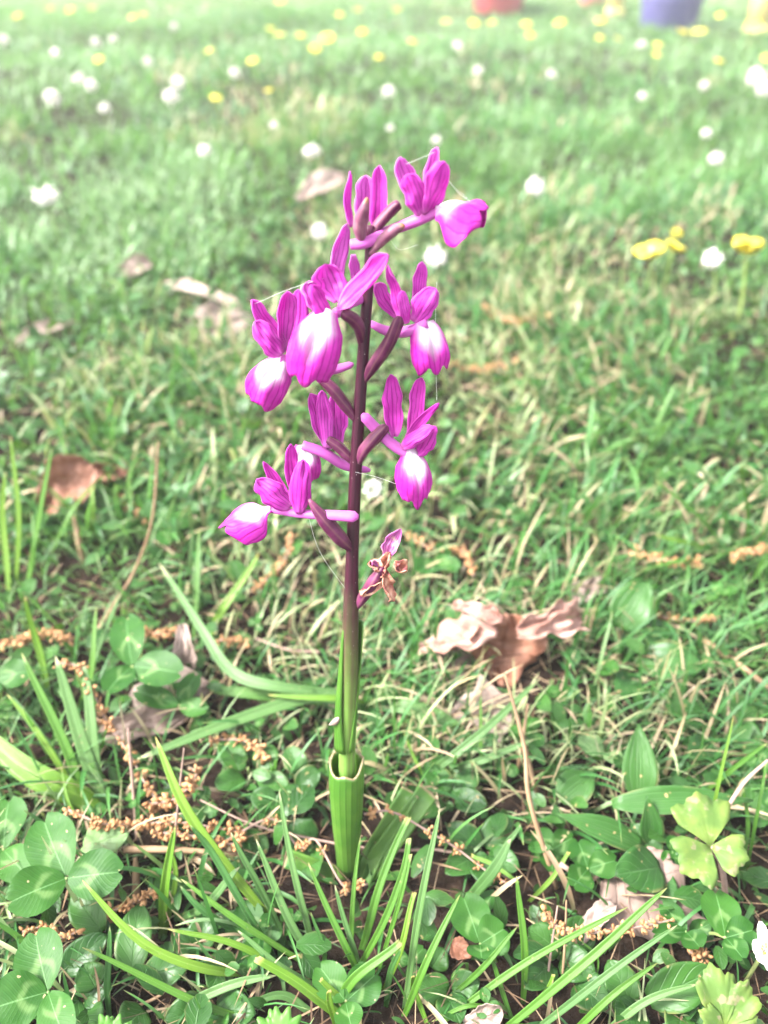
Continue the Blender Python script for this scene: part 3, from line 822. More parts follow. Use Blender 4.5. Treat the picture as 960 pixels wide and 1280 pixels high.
# ------------------------------------------------------------------ low ground cover between the grasses (one mass)
def build_cover():
    parts = []
    nu, nv = 3, 5
    q = np.array(grid_faces(nu, nv))
    def layer(n, y0, y1, size, zr, spread=.62, power=1.0):
        y = y0 + (y1 - y0) * rng.random(n) ** power
        x = (rng.random(n) * 2 - 1) * (spread * np.maximum(y, .1) + .12)
        cl = vnoise(x * 9, y * 9, 51)
        k = rng.random(n) < np.clip(.35 + cl, 0, 1)
        for c, rad in ((G(640, 830), .022), (G(450, 1060), .010)):
            k &= np.hypot(x - c.x, y - c.y) > rad
        x, y = x[k], y[k]; n = len(x)
        L = size[0] + (size[1] - size[0]) * rng.random(n)
        W = L * (.22 + .30 * rng.random(n))
        az = rng.random(n) * 2 * math.pi; el = rng.normal(.2, .5, n)
        roll = rng.normal(0, .55, n)
        T = np.stack([np.cos(az) * np.cos(el), np.sin(az) * np.cos(el), np.sin(el)], -1)
        S = np.stack([-np.sin(az), np.cos(az), np.zeros(n)], -1); Nn = np.cross(T, S)
        S2 = S * np.cos(roll)[:, None] + Nn * np.sin(roll)[:, None]; N2 = np.cross(T, S2); N2 *= np.sign(N2[:, 2:3] + 1e-9)
        z = relief(x, y) + zr[0] + (zr[1] - zr[0]) * rng.random(n)
        B = np.stack([x, y, z], -1) - T * (L * .5)[:, None]
        P = np.zeros((n, nv, nu, 3)); U = np.zeros((n, nv, nu)); TT = np.zeros((n, nv, nu))
        for j in range(nv):
            t = j / (nv - 1); h = max(.08, math.sin(math.pi * (.04 + .92 * t)) ** .7)
            for i in range(nu):
                u = i - 1.0
                P[:, j, i] = B + T * (L * t)[:, None] + S2 * (W * h * u * .5 * 1.6)[:, None] + N2 * ((abs(u) * W * .12) + math.sin(math.pi * t) * L * .10)[:, None]
                U[:, j, i] = u; TT[:, j, i] = t
        P[..., 2] = np.maximum(P[..., 2], .0006)
        Q = (np.arange(n) * nu * nv)[:, None, None] + q[None]
        rnd = np.broadcast_to(rng.random(n)[:, None, None], U.shape)
        parts.append((P.reshape(-1, 3), Q.reshape(-1, 4), U.ravel(), TT.ravel(), rnd.ravel()))
    layer(1600, -.1, .40, (.0025, .006), (.0008, .005))
    layer(1900, -.1, .40, (.004, .010), (.001, .009))
    layer(800, -.02, .42, (.006, .014), (.006, .015))
    layer(3600, .38, .95, (.005, .014), (.002, .016))
    layer(2600, .36, 1.0, (.006, .016), (.010, .030))
    layer(2500, .8, 2.2, (.008, .018), (.002, .014), .66)
    v, q2, a = joined(parts)
    o = link('ground_cover', big_mesh('ground_cover', v, q2, a), M['oval_leaf'])
    tag(o, 'low dark green leaves matted over the soil', 'ground cover', None, 'stuff')
build_cover()

# ------------------------------------------------------------------ dry bits lying on the soil (one mass)
def build_litter():
    n = 5200
    y = -.05 + 1.0 * rng.random(n) ** 1.1
    x = (rng.random(n) * 2 - 1) * (.62 * np.maximum(y, .1) + .10)
    p = sward(x, y, .006 + .022 * rng.random(n), .0003 + .0007 * rng.random(n) ** 2, rng.random(n) * 6.28, 1.25 + .25 * rng.random(n), .2 * rng.random(n), rng.random(n) ** 1.3, 3, 2)
    v, q, a = joined([p]); v[:, 2] += .002 + np.repeat(rng.random(n) ** 2 * .010, 8)
    o = link('dry_litter', big_mesh('dry_litter', v, q, a), M['litter'])
    tag(o, 'scraps of dry straw scattered over the soil', 'litter', None, 'stuff')
build_litter()

# ------------------------------------------------------------------ large grass blades
def blade(par, base, pts, w, mat, blunt=False, n=16, facing=(0, -.5, 1), fold=.35, twist=0.0, name='blade'):
    """pts: (px, py, z) from root to tip; w: width in photo pixels at the middle."""
    c = catmull([G(*q) for q in pts], n)
    T = np.gradient(c, axis=0)
    hw = .35 * w * mpp(c[n // 2]); wob = random.uniform(0, 6); amp = .5 * hw
    vs, uu, tt = [], [], []
    for j in range(n):
        t = j / (n - 1); tj = nrm(T[j])
        s = np.cross(tj, V(facing)); s = nrm(s) if np.linalg.norm(s) > .05 else V((1, 0, 0))
        m = np.cross(s, tj); a = twist * (t - .5)
        s, m = s * math.cos(a) + m * math.sin(a), m * math.cos(a) - s * math.sin(a)
        h = (.62 + .38 * min(1, t * 2.5)) * (math.sqrt(max(.02, 1 - t ** 3.2)) if not blunt else (1 - .35 * t ** 2))
        if not blunt and t > .995: h = .05
        for i in range(7):
            u = i / 3 - 1
            e = .25 * hw * (hash2(i, w, j) - .5) if blunt and j == n - 1 else 0
            vs.append(c[j] + s * (u * hw * h + amp * math.sin(t * 5 + wob)) + m * (fold * hw * h * abs(u)) + tj * e * 3); uu.append(u); tt.append(t)
    mb = MB(); mb.add(vs, grid_faces(7, n), uu, tt, random.random())
    return link(name, mb.mesh(name, base), M[mat], par, None, .00018)

def tuft(label, root, blades, name='grass_tuft', cat='grass tuft', mark=None):
    P = G(*root)
    t = thing(name, P, label, cat, 'grass tufts near the orchid')
    for b in blades: blade(t, V(P), *b[:3], **(b[3] if len(b) > 3 else {}))
    if mark: landmark(mark, P)
    return t

B = dict(blunt=True)
tuft('clump of fresh grass with blunt mown tips in front of the orchid', (450, 1225, 0), [
    ([(448, 1195, .0), (470, 1120, .018), (513, 1022, .036)], 16, 'blade_fresh', B),
    ([(440, 1230, .0), (478, 1160, .020), (500, 1095, .034), (510, 1048, .042)], 14, 'blade_fresh', B),
    ([(470, 1230, .0), (497, 1130, .028), (514, 1068, .040)], 9, 'blade_fresh', B),
    ([(503, 1268, .0), (528, 1130, .034), (548, 1010, .055)], 14, 'blade_blue'),
    ([(478, 1240, .0), (503, 1175, .020), (520, 1116, .030)], 12, 'blade_yellow', B),
    ([(436, 1210, .0), (441, 1140, .018), (451, 1046, .036)], 9, 'blade_fresh'),
    ([(452, 1232, .0), (430, 1180, .018), (387, 1077, .034)], 13, 'blade_fresh'),
    ([(396, 1215, .0), (375, 1120, .022), (350, 988, .044)], 13, 'blade_blue'),
    ([(405, 1225, .0), (362, 1145, .022), (318, 1050, .040)], 15, 'blade_blue'),
    ([(450, 1228, .0), (440, 1180, .016), (420, 1106, .030)], 11, 'blade_blue'),
    ([(418, 1275, .0), (446, 1222, .018), (500, 1174, .028)], 19, 'blade_fresh', B),
    ([(448, 1282, .0), (382, 1240, .014), (322, 1197, .024)], 20, 'blade_yellow', B),
    ([(500, 1275, .0), (530, 1215, .022), (574, 1118, .038)], 14, 'blade_fresh'),
    ([(480, 1262, .0), (490, 1215, .012), (500, 1185, .02)], 11, 'blade_deep'),
    ([(445, 1270, .0), (420, 1245, .012), (402, 1222, .018)], 12, 'blade_yellow', B),
    ([(420, 1295, .0), (416, 1262, .012), (412, 1238, .02)], 14, 'blade_yellow', B),
    ([(535, 1290, .0), (520, 1240, .01), (516, 1220, .02)], 10, 'blade_yellow', B),
    ([(400, 1270, .0), (360, 1245, .006), (320, 1255, .008)], 16, 'blade_blue', B),
    ([(395, 1230, .0), (405, 1190, .012), (390, 1140, .024)], 8, 'blade_deep'),
], mark='mown grass clump')
tuft('pale grass tuft with a flat fan of blades beside the yellow leaf', (112, 1012, 0), [
    ([(128, 1012, .0), (108, 930, .02), (66, 822, .045)], 26, 'blade_blue', dict(fold=.2)),
    ([(108, 1010, .0), (78, 930, .02), (30, 815, .045)], 18, 'blade_fresh'),
    ([(130, 1005, .0), (118, 920, .022), (100, 828, .04)], 22, 'blade_blue', dict(fold=.2)),
    ([(105, 1000, .0), (60, 935, .016), (8, 868, .030)], 11, 'blade_yellow'),
    ([(95, 985, .0), (55, 930, .012), (5, 855, .024)], 14, 'blade_deep'),
    ([(120, 960, .0), (108, 880, .028), (94, 832, .036)], 12, 'blade_yellow'),
    ([(100, 880, .0), (125, 810, .02), (150, 740, .04)], 9, 'blade_blue'),
    ([(95, 890, .0), (115, 835, .018), (122, 758, .036)], 11, 'blade_fresh'),
    ([(60, 870, .0), (45, 800, .02), (33, 745, .042)], 13, 'blade_yellow'),
    ([(120, 1040, .0), (90, 1010, .012), (77, 960, .02)], 6, 'blade_yellow'),
], mark='pale grass tuft')
tuft('grass tuft with long blades crossing over brown catkins', (345, 1180, 0), [
    ([(350, 1170, .0), (280, 1075, .026), (230, 1000, .042), (192, 922, .054)], 20, 'blade_yellow'),
    ([(345, 1200, .0), (300, 1130, .022), (262, 1060, .036), (240, 1030, .044)], 13, 'blade_deep'),
    ([(360, 1190, .0), (320, 1100, .03), (290, 1040, .045)], 12, 'blade_blue'),
    ([(330, 1218, .0), (260, 1215, .014), (180, 1178, .024), (105, 1098, .036)], 17, 'blade_yellow'),
    ([(350, 1285, .0), (230, 1245, .014), (102, 1186, .028)], 13, 'blade_fresh'),
    ([(320, 1185, .0), (260, 1140, .016), (225, 1108, .022)], 12, 'blade_deep'),
    ([(395, 1215, .0), (300, 1150, .018), (225, 1100, .026)], 11, 'blade_fresh'),
    ([(390, 1230, .0), (300, 1185, .014), (210, 1160, .022)], 12, 'blade_yellow'),
    ([(430, 1250, .0), (350, 1205, .014), (296, 1165, .02)], 11, 'blade_blue'),
    ([(195, 1268, .0), (270, 1238, .010), (345, 1222, .014)], 18, 'blade_blue'),
], mark='crossing grass blades')
tuft('short curled yellow-green grass shoot among catkins', (202, 1168, 0), [
    ([(200, 1172, .0), (210, 1110, .018), (217, 1032, .036)], 18, 'blade_yellow', dict(fold=.7)),
    ([(208, 1170, .0), (218, 1100, .016), (214, 1060, .026)], 10, 'blade_yellow'),
    ([(222, 1147, .004), (262, 1126, .016), (301, 1086, .026)], 17, 'blade_blue', dict(fold=.15)),
], mark='curled grass shoot')
tuft('small upright dark blade standing between clover leaves', (138, 1275, 0), [
    ([(138, 1275, .0), (136, 1220, .014), (135, 1158, .026)], 13, 'blade_deep'),
    ([(125, 1275, .0), (124, 1240, .010), (117, 1208, .016)], 5, 'straw'),
], mark='upright dark blade')
tuft('broad grey-green grass leaf arching over towards the orchid stem', (425, 862, 0), [
    ([(440, 868, .018), (350, 855, .024), (292, 838, .024), (252, 790, .030), (196, 706, .036)], 22, 'blade_blue', dict(fold=.25, n=24)),
    ([(440, 875, .010), (330, 872, .012), (262, 860, .012)], 24, 'blade_fresh', dict(fold=.1)),
    ([(450, 885, .012), (385, 872, .020), (290, 898, .020), (172, 950, .018)], 24, 'blade_blue', dict(fold=.18, n=24)),
    ([(455, 880, .012), (420, 872, .022), (335, 868, .024)], 12, 'blade_yellow', dict(fold=.18)),
    ([(262, 798, .0), (285, 755, .016), (322, 690, .032)], 16, 'blade_yellow'),
    ([(240, 800, .0), (248, 735, .018), (248, 660, .036)], 10, 'blade_fresh'),
], mark='arching grey-green leaf')
tuft('stiff blue-green grass blade rising past the curled dead leaf', (522, 980, 0), [
    ([(522, 980, .0), (575, 935, .018), (676, 849, .036)], 17, 'blade_blue'),
    ([(530, 975, .0), (590, 952, .012), (668, 926, .022)], 15, 'blade_blue'),
    ([(612, 940, .0), (560, 908, .010), (505, 888, .014), (488, 884, .010)], 34, 'blade_blue', dict(fold=.12)),
    ([(548, 1000, .0), (525, 960, .010), (505, 915, .018)], 6, 'blade_yellow'),
    ([(600, 975, .0), (602, 920, .014), (600, 868, .026)], 6, 'blade_fresh'),
], mark='stiff blue-green blade')
tuft('grass tuft with long blades sweeping across the brown catkin', (600, 1290, 0), [
    ([(600, 1310, .0), (700, 1225, .026), (770, 1170, .038), (836, 1112, .050)], 17, 'blade_fresh'),
    ([(640, 1305, .0), (745, 1232, .024), (846, 1156, .040)], 14, 'blade_blue'),
    ([(548, 1282, .0), (650, 1205, .020), (786, 1136, .036)], 13, 'blade_fresh'),
    ([(560, 1250, .0), (605, 1205, .016), (648, 1160, .026)], 11, 'blade_fresh'),
    ([(655, 1255, .0), (653, 1180, .022), (648, 1095, .040)], 14, 'blade_fresh'),
    ([(740, 1300, .0), (800, 1258, .014), (872, 1230, .022)], 15, 'blade_blue'),
    ([(700, 1300, .0), (755, 1255, .016), (822, 1204, .026)], 13, 'blade_fresh'),
    ([(648, 1290, .0), (625, 1230, .010), (608, 1185, .018)], 9, 'blade_fresh'),
    ([(570, 1150, .0), (610, 1090, .02), (640, 1050, .030)], 22, 'blade_blue', dict(fold=.15)),
    ([(640, 1090, .0), (630, 1060, .012), (650, 1030, .02)], 12, 'blade_blue'),
    ([(648, 1105, .012), (610, 1078, .012), (590, 1068, .012)], 9, 'blade_yellow', B),
    ([(660, 1130, .0), (690, 1095, .010), (712, 1066, .016)], 9, 'blade_yellow', B),
    ([(660, 1265, .0), (680, 1240, .012), (692, 1218, .018)], 9, 'blade_yellow', B),
    ([(735, 1250, .0), (748, 1200, .01), (726, 1175, .016)], 3.5, 'blade_fresh'),
    ([(640, 1275, .0), (590, 1255, .01), (540, 1278, .004)], 8, 'blade_fresh'),
    ([(700, 1285, .0), (630, 1285, .02), (585, 1300, .02)], 8, 'blade_yellow'),
], mark='sweeping grass blades')
tuft('thin green blades rising behind the yellow lobed leaf', (900, 1075, 0), [
    ([(880, 1085, .0), (895, 1000, .03), (916, 895, .056)], 7, 'blade_yellow'),
    ([(935, 1090, .0), (945, 1020, .024), (958, 950, .04)], 7, 'blade_fresh'),
    ([(925, 1085, .0), (935, 1030, .014), (930, 985, .026)], 8, 'blade_fresh'),
    ([(870, 1000, .0), (915, 960, .02), (960, 930, .035)], 9, 'blade_fresh'),
], mark='thin blades by the yellow leaf')
tuft('broad yellowing blade with brown specks at the edge of the grass fan', (100, 1000, 0), [
    ([(118, 1020, .0), (60, 975, .014), (-20, 905, .022)], 48, 'blade_yellow', dict(fold=.3)),
], name='yellowing_leaf', cat='leaf', mark='broad yellowing blade')
tuft('soft grass tuft growing beside the curled brown leaf', (45, 720, 0), [
    ([(20, 740, .0), (22, 640, .04), (15, 545, .075)], 10, 'blade_yellow'),
    ([(30, 745, .0), (52, 640, .04), (64, 560, .07)], 10, 'blade_fresh'),
    ([(10, 750, .0), (5, 660, .03), (8, 590, .06)], 12, 'blade_yellow'),
    ([(115, 680, .0), (115, 640, .02), (117, 610, .03)], 9, 'blade_yellow', B),
    ([(60, 705, .0), (90, 640, .025), (120, 600, .03)], 7, 'blade_fresh'),
    ([(35, 740, .0), (44, 690, .03), (38, 640, .045)], 7, 'blade_fresh'),
], mark='soft grass tuft')
tuft('spreading dark grass tuft in the blurred lawn beside a catkin', (930, 690, 0), [
    ([(915, 700, .0), (880, 655, .03), (820, 600, .055)], 10, 'blade_fresh'),
    ([(920, 700, .0), (905, 640, .03), (870, 575, .06)], 9, 'blade_deep'),
    ([(930, 700, .0), (935, 640, .03), (925, 580, .06)], 9, 'blade_fresh'),
    ([(940, 700, .0), (960, 660, .03), (985, 610, .05)], 9, 'blade_blue'),
    ([(905, 700, .0), (865, 680, .02), (820, 668, .03)], 11, 'blade_yellow'),
    ([(900, 705, .0), (850, 700, .02), (800, 715, .016)], 9, 'blade_fresh'),
], mark='spreading dark grass tuft')

# ------------------------------------------------------------------ dry stalks
def stalk(label, pts, w, mat='straw', mark=None):
    c = catmull([G(*q) for q in pts], 18); base = c[0]
    mb = MB(); tube(mb, c, [w * .5 * mpp(c[0]), w * .45 * mpp(c[-1]), w * .25 * mpp(c[-1])], 7, random.random(), flat=.7)
    o = link('dry_stalk', mb.mesh('dry_stalk', base), M[mat], None, Vector(base))
    tag(o, label, 'dry stalk', 'dry grass stalks')
    if mark: landmark(mark, base)
stalk('long thin dry stalk bending up beside the brown leaf', [(120, 790, .002), (165, 720, .012), (190, 650, .045), (198, 552, .08)], 6, mark='long dry stalk')
stalk('straw coloured dry stalk leaning past the curled pink leaf', [(696, 1110, .002), (662, 1000, .030), (655, 930, .042), (631, 842, .056)], 8, mark='leaning dry stalk')
stalk('short pinkish dry stalk beside the leaning dry stalk', [(670, 990, .004), (655, 930, .018), (645, 895, .026)], 8)
stalk('pale broken straw standing behind the stiff grass blade', [(648, 960, .004), (654, 920, .016), (660, 880, .024)], 8)
stalk('bare reddish stalk curving beside the yellow lobed leaf', [(880, 1110, .0), (890, 1050, .02), (925, 985, .04), (960, 950, .05)], 8, 'twig')
stalk('pale flat straw lying across the brown catkins', [(155, 1062, .010), (215, 1062, .011), (300, 1068, .008)], 10)
stalk('brown straw standing under the lying straw', [(170, 1125, .0), (170, 1090, .006), (169, 1072, .010)], 11)
stalk('thin brown stalk rising through the catkins', [(215, 1090, .002), (222, 1010, .028), (230, 935, .045)], 4, 'twig')
stalk('thin grey stalk standing behind the pale grass tuft', [(172, 1050, .0), (165, 970, .02), (160, 910, .036)], 5, 'twig')
stalk('orange dry stalk among the sweeping grass blades', [(702, 1235, .0), (706, 1180, .012), (708, 1125, .022)], 5)
stalk('reddish dry stalk leaning beside the orange one', [(682, 1240, .0), (690, 1180, .012), (697, 1132, .020)], 5, 'twig')
stalk('short orange stubble stalk below the taupe dead leaf', [(720, 1215, .0), (720, 1180, .008), (720, 1155, .014)], 5)
stalk('thin curved pale straw under the yellow-green blade', [(160, 1262, .002), (205, 1240, .006), (222, 1200, .010), (224, 1165, .014)], 4)
stalk('dry reddish stalk lying behind the arching leaf', [(400, 815, .01), (360, 812, .012), (320, 798, .012)], 4, 'twig')
stalk('bare twig lying beside the taupe dead leaf', [(640, 1100, .003), (560, 1064, .004), (470, 1062, .006), (330, 1035, .010), (250, 1000, .014)], 4, 'twig')
stalk('crossed orange stem lying in the clover', [(880, 800, .004), (930, 835, .012), (965, 862, .010)], 8)
stalk('pale bleached stick standing behind the soft grass tuft', [(105, 705, .0), (98, 675, .012), (92, 645, .02)], 9)

# ------------------------------------------------------------------ dead leaves
def dead_leaf(label, base, tip, w, mat, curl=.6, bow=.1, prof='oval', z=(.006, .012), up=(0, -.3, 1), lobes=0.0, petiole=None, mark=None, seed=0, roll=0.0, endcurl=0.0, crumple=.30, par=None, part='leaf_blade'):
    P0, P1 = V(G(base[0], base[1], z[0])), V(G(tip[0], tip[1], z[1]))
    T = P1 - P0; L = np.linalg.norm(T); T /= L
    s = nrm(np.cross(T, V(up))); n = np.cross(s, T)
    s, n = s * math.cos(roll) + n * math.sin(roll), n * math.cos(roll) - s * math.sin(roll)
    w = w * mpp(P0)
    nu, nv = 23, 25; vs, uu, tt = [], [], []
    for j in range(nv):
        t = j / (nv - 1)
        h = max(.06, math.sin(math.pi * (.05 + .91 * t)) ** .55) * (1 + lobes * math.sin(t * 17 + seed))
        for i in range(nu):
            u = i / (nu - 1) * 2 - 1
            hh = h * (1 + .06 * math.sin(t * 31 + seed + u))
            a = curl * u * (1 + .35 * math.sin(t * 5 + seed * 1.7))
            x = math.sin(a) / max(curl, .05); zz = (1 - math.cos(a)) / max(curl, .05)
            e = endcurl * max(0, t - .6) ** 2 * L * 3
            cr = (vnoise(t * 6 + seed * 7, u * 3 + seed) - .5) * crumple * w + .05 * w * math.sin(t * 14 + u * 4 + seed)
            p = P0 + T * (L * t - e * .6) + s * (x * w * hh) + n * (zz * w * hh + bow * L * math.sin(math.pi * t) + cr + e)
            p[2] = max(p[2], .001)
            vs.append(p); uu.append(u); tt.append(t)
    o = par or thing('dead_leaf', Vector(((P0 + P1) / 2 * V((1, 1, 0)))), label, 'dead leaf', 'fallen dead leaves')
    b = V(o.location)
    mb = MB(); mb.add(vs, grid_faces(nu, nv), uu, tt, random.random())
    link(part, mb.mesh(part, b), M[mat], o, None, .0003)
    if petiole:
        mb = MB(); c = catmull([P0 + T * L * .5] + [P0] + [V(G(*q)) for q in petiole], 14)
        tube(mb, c, [.0004, .0007, .0008, .0010], 7, .3)
        link('petiole', mb.mesh('petiole', b), M['twig'], o)
    if mark: landmark(mark, b)
    return o
curl = thing('dead_leaf', (G(630, 835) * 1.0), 'large curled pink dead leaf with a dark hollow behind the orchid', 'dead leaf', 'fallen dead leaves')
landmark('curled pink dead leaf', curl.location)
dead_leaf(None, (628, 856), (636, 768), 46, 'dead_brown', .9, -.22, z=(.002, .030), up=(0, -1, .35), lobes=.10, seed=21, crumple=.5, par=curl, part='leaf_hollow')
dead_leaf(None, (622, 792), (526, 812), 24, 'dead_pink', .9, .10, z=(.026, .012), up=(.0, -.25, 1), lobes=.20, seed=22, crumple=.8, par=curl, part='leaf_lobe')
dead_leaf(None, (628, 776), (566, 756), 13, 'dead_pink', .8, .10, z=(.030, .034), up=(.0, -.5, 1), lobes=.20, seed=23, crumple=.8, par=curl, part='leaf_lobe')
dead_leaf(None, (646, 790), (726, 770), 26, 'dead_pink', .8, .12, z=(.030, .022), up=(.1, -.6, .8), lobes=.22, seed=24, crumple=.9, par=curl, part='leaf_lobe')
dead_leaf(None, (600, 835), (528, 830), 22, 'dead_taupe', .5, .05, z=(.004, .006), up=(0, -.5, 1), lobes=.15, seed=25, crumple=.6, par=curl, part='leaf_lobe')  # taupe sheet added as the shade beneath the pale lobe
dead_leaf('smooth folded brown leaf lying in the blurred grass', (52, 635), (112, 578), 36, 'dead_brown', .9, .14, z=(.012, .034), up=(.3, -.7, .6), mark='folded brown leaf', seed=2)
dead_leaf('small twisted brown leaf beside the folded brown one', (104, 612), (160, 590), 16, 'dead_brown', 1.2, .15, z=(.010, .022), up=(0, -.5, .9), seed=3)
dead_leaf('flat taupe dead leaf with a dark petiole among clover', (762, 1092), (880, 1175), 52, 'dead_taupe', .35, .05, z=(.004, .008), up=(.1, -.3, 1), lobes=.06, petiole=[(735, 1100, .008), (700, 1080, .014)], mark='taupe dead leaf', seed=4)
dead_leaf('rolled tan edge of a dead leaf beside the taupe one', (722, 1178), (768, 1130), 20, 'dead_pale', 1.2, .15, z=(.004, .010), up=(-.6, -.3, .8), seed=5)
dead_leaf('pale torn dead leaf under the small clover leaf', (165, 880), (262, 858), 34, 'dead_pale', .5, .06, z=(.004, .010), up=(0, -.6, .9), lobes=.12, mark='pale torn leaf', seed=7)
dead_leaf('narrow pinkish dead leaf bending up behind the clover', (228, 842), (228, 780), 17, 'dead_pale', .9, .2, z=(.004, .024), up=(.3, -.8, .5), seed=8)
dead_leaf('dark brown dead leaf tucked under the pale torn one', (128, 920), (232, 886), 26, 'dead_taupe', .7, .08, z=(.003, .008), up=(0, -.7, .8), seed=9)
dead_leaf('pale dead leaf pieces lying below the stiff grass blade', (560, 900), (640, 890), 34, 'dead_pale', .5, .06, z=(.002, .005), up=(0, -.6, .9), lobes=.15, seed=10)
dead_leaf('blurred grey-pink dead leaf beyond the flower spike', (232, 432), (318, 398), 26, 'dead_pale', .8, .12, z=(.004, .012), up=(0, -.6, .8), mark='grey-pink dead leaf', seed=11)
dead_leaf('long bleached dead leaf lying on the blurred grass', (205, 358), (300, 384), 11, 'dead_pale', .8, .08, z=(.010, .014), up=(0, -.4, 1), seed=12)
dead_leaf('pinkish crumpled dead leaf in the blurred grass', (140, 348), (190, 330), 16, 'dead_pale', 1.0, .1, z=(.006, .014), up=(0, -.7, .8), seed=13)
dead_leaf('pale elongated dead leaf beyond the topmost flower', (370, 250), (432, 220), 14, 'dead_pale', .6, .08, z=(.014, .03), up=(0, -.7, .9), mark='pale elongated dead leaf', seed=14)
dead_leaf('tan dead leaf lying among grass at the frame edge', (20, 430), (95, 402), 10, 'dead_pale', .7, .08, z=(.006, .010), up=(0, -.6, .9), seed=15)
dead_leaf('whitish bleached leaf scrap behind the curled pink leaf', (715, 745), (755, 728), 17, 'dead_pale', .5, .06, z=(.010, .014), up=(0, -.8, .8), seed=16)
dead_leaf('brown leaf crumpled at the bottom among grass blades', (580, 1278), (628, 1262), 16, 'dead_pale', .9, .1, z=(.006, .012), up=(0, -.6, .9), seed=17)
dead_leaf('small brown dead leaf under the spotted clover leaf', (565, 1178), (590, 1195), 12, 'dead_brown', .9, .1, z=(.006, .008), up=(0, -.6, .9), seed=18)

# ------------------------------------------------------------------ clover leaves
clover_leaf((83, 1098), [(54, 1022, 33), (8, 1130, 30), (155, 1090, 30)], 'large three-part clover leaf with pale chevrons beside catkins', z=.030, seeds=1); landmark('large clover leaf', G(83, 1098))
clover_leaf((60, 1240), [(44, 1163, 31), (-14, 1262, 34), (84, 1304, 24)], 'three-part clover leaf with pale chevrons at the lower corner', z=.032, seeds=2); landmark('corner clover leaf', G(60, 1240))
clover_leaf((165, 833), [(158, 770, 23), (133, 866, 19), (229, 842, 24)], 'upright clover leaf in front of the pale torn dead leaf', z=.030, seeds=3); landmark('upright clover leaf', G(165, 833))
clover_leaf((224, 882), [(168, 863, 15), (246, 842, 14), (260, 888, 13)], 'pale clover leaf lying on the torn dead leaf', z=.016, mat='clover', seeds=4)
clover_leaf((-5, 850), [(40, 838, 20), (-30, 820, 20), (-30, 880, 20)], 'clover leaf reaching in beside the grass fan', z=.024, seeds=5)
clover_leaf((4, 1062), [(12, 998, 28), (36, 1096, 22), (-50, 1080, 24)], 'dark clover leaf behind the large chevroned one', z=.018, seeds=6)
clover_leaf((907, 1172), [(893, 1112, 25), (944, 1162, 20), (930, 1200, 16)], 'smooth dark clover leaf beside the white flower', z=.020, seeds=7); landmark('smooth dark clover leaf', G(907, 1172))
clover_leaf((600, 1180), [(578, 1118, 26), (632, 1160, 25), (602, 1200, 18)], 'clover leaf with brown spots under grass blades', z=.016, seeds=8); landmark('spotted clover leaf', G(600, 1180))
clover_leaf((858, 1165), [(826, 1128, 14), (876, 1186, 17), (815, 1168, 12)], 'small clover leaf growing over the taupe dead leaf', z=.014, seeds=9)
clover_leaf((432, 1252), [(398, 1206, 22), (472, 1216, 24), (440, 1288, 18)], 'folded clover leaf inside the mown grass clump', z=.012, seeds=10)
clover_leaf((212, 660), [(190, 640, 14), (238, 645, 15), (205, 682, 13)], 'blurred clover leaf behind the long dry stalk', z=.014, seeds=11)
clover_leaf((545, 700), [(520, 716, 14), (560, 680, 12), (575, 712, 12)], 'blurred clover leaf beside the withered flower', z=.012, seeds=12)
clover_leaf((690, 1062), [(668, 1040, 16), (718, 1046, 17), (690, 1092, 16)], 'dark clover leaf beside the leaning dry stalk', z=.008, seeds=13)
clover_leaf((735, 1086), [(722, 1050, 20), (772, 1075, 18), (715, 1110, 18)], 'low clover leaf next to the dark petiole', z=.010, seeds=14)
clover_leaf((325, 1170), [(300, 1130, 20), (350, 1150, 18), (318, 1205, 18)], 'dull clover leaf beneath crossing grass blades', z=.008, seeds=15)

# ------------------------------------------------------------------ oval-leaved herbs
def herb(label, root, leaves, mat='oval_leaf', prof='oval', name='leafy_herb', cat='herb', group='oval-leaved herbs in the turf', mark=None, cup=.22, bow=.08):
    P = G(*root)
    t = thing(name, (P.x, P.y, 0), label, cat, group); b = V(t.location)
    for k, (a, tip, w, *rest) in enumerate(leaves):
        za, zt = rest[0] if rest else (root[2], root[2] + .004)
        P0, P1 = G(a[0], a[1], za), G(tip[0], tip[1], zt)
        mb = MB(); v, f, u, tt = leaf_grid(P0, P1, w * mpp(P0), (random.uniform(-.25, .25), -.35, 1), 11, 13, prof, cup, bow, .05, 0, k + len(label))
        mb.add(v, f, u, tt, random.random())
        link('leaf', mb.mesh('leaf', b), M[mat], t, None, .00018)
    mb = MB(); tube(mb, catmull([V((P.x, P.y, -.003)), V(P)], 4), [.0009, .0006], 6, .4)
    link('stem', mb.mesh('stem', b), M['stalk'], t)
    if mark: landmark(mark, P)
herb('veined oval-leaved herb below the large clover leaf', (160, 1212, .008), [((165, 1215), (176, 1130), 24), ((128, 1165), (92, 1112), 21), ((80, 1215), (134, 1168), 20), ((180, 1222), (238, 1205), 22), ((120, 1235), (104, 1205), 20)], mark='veined herb')
herb('faded green and pink leaf pair behind the large clover leaf', (112, 1058, .010), [((105, 1062), (162, 1040), 22), ((100, 1068), (146, 1078), 16)], 'pale_leaf')
herb('dull oval-leaved herb hidden behind crossing blades', (270, 1180, .004), [((250, 1190), (258, 1140), 20), ((290, 1178), (318, 1132), 20), ((250, 1190), (215, 1165), 16), ((285, 1195), (262, 1240), 20), ((310, 1180), (322, 1222), 20)])
herb('rosette of broad green leaves below the yellow lobed leaf', (820, 1080, .008), [((826, 1085), (768, 1095), 28, (.014, .020)), ((820, 1075), (790, 1030), 20), ((812, 1090), (845, 1132), 18), ((840, 1090), (868, 1068), 14)], 'oval_leaf', mark='broad green rosette')
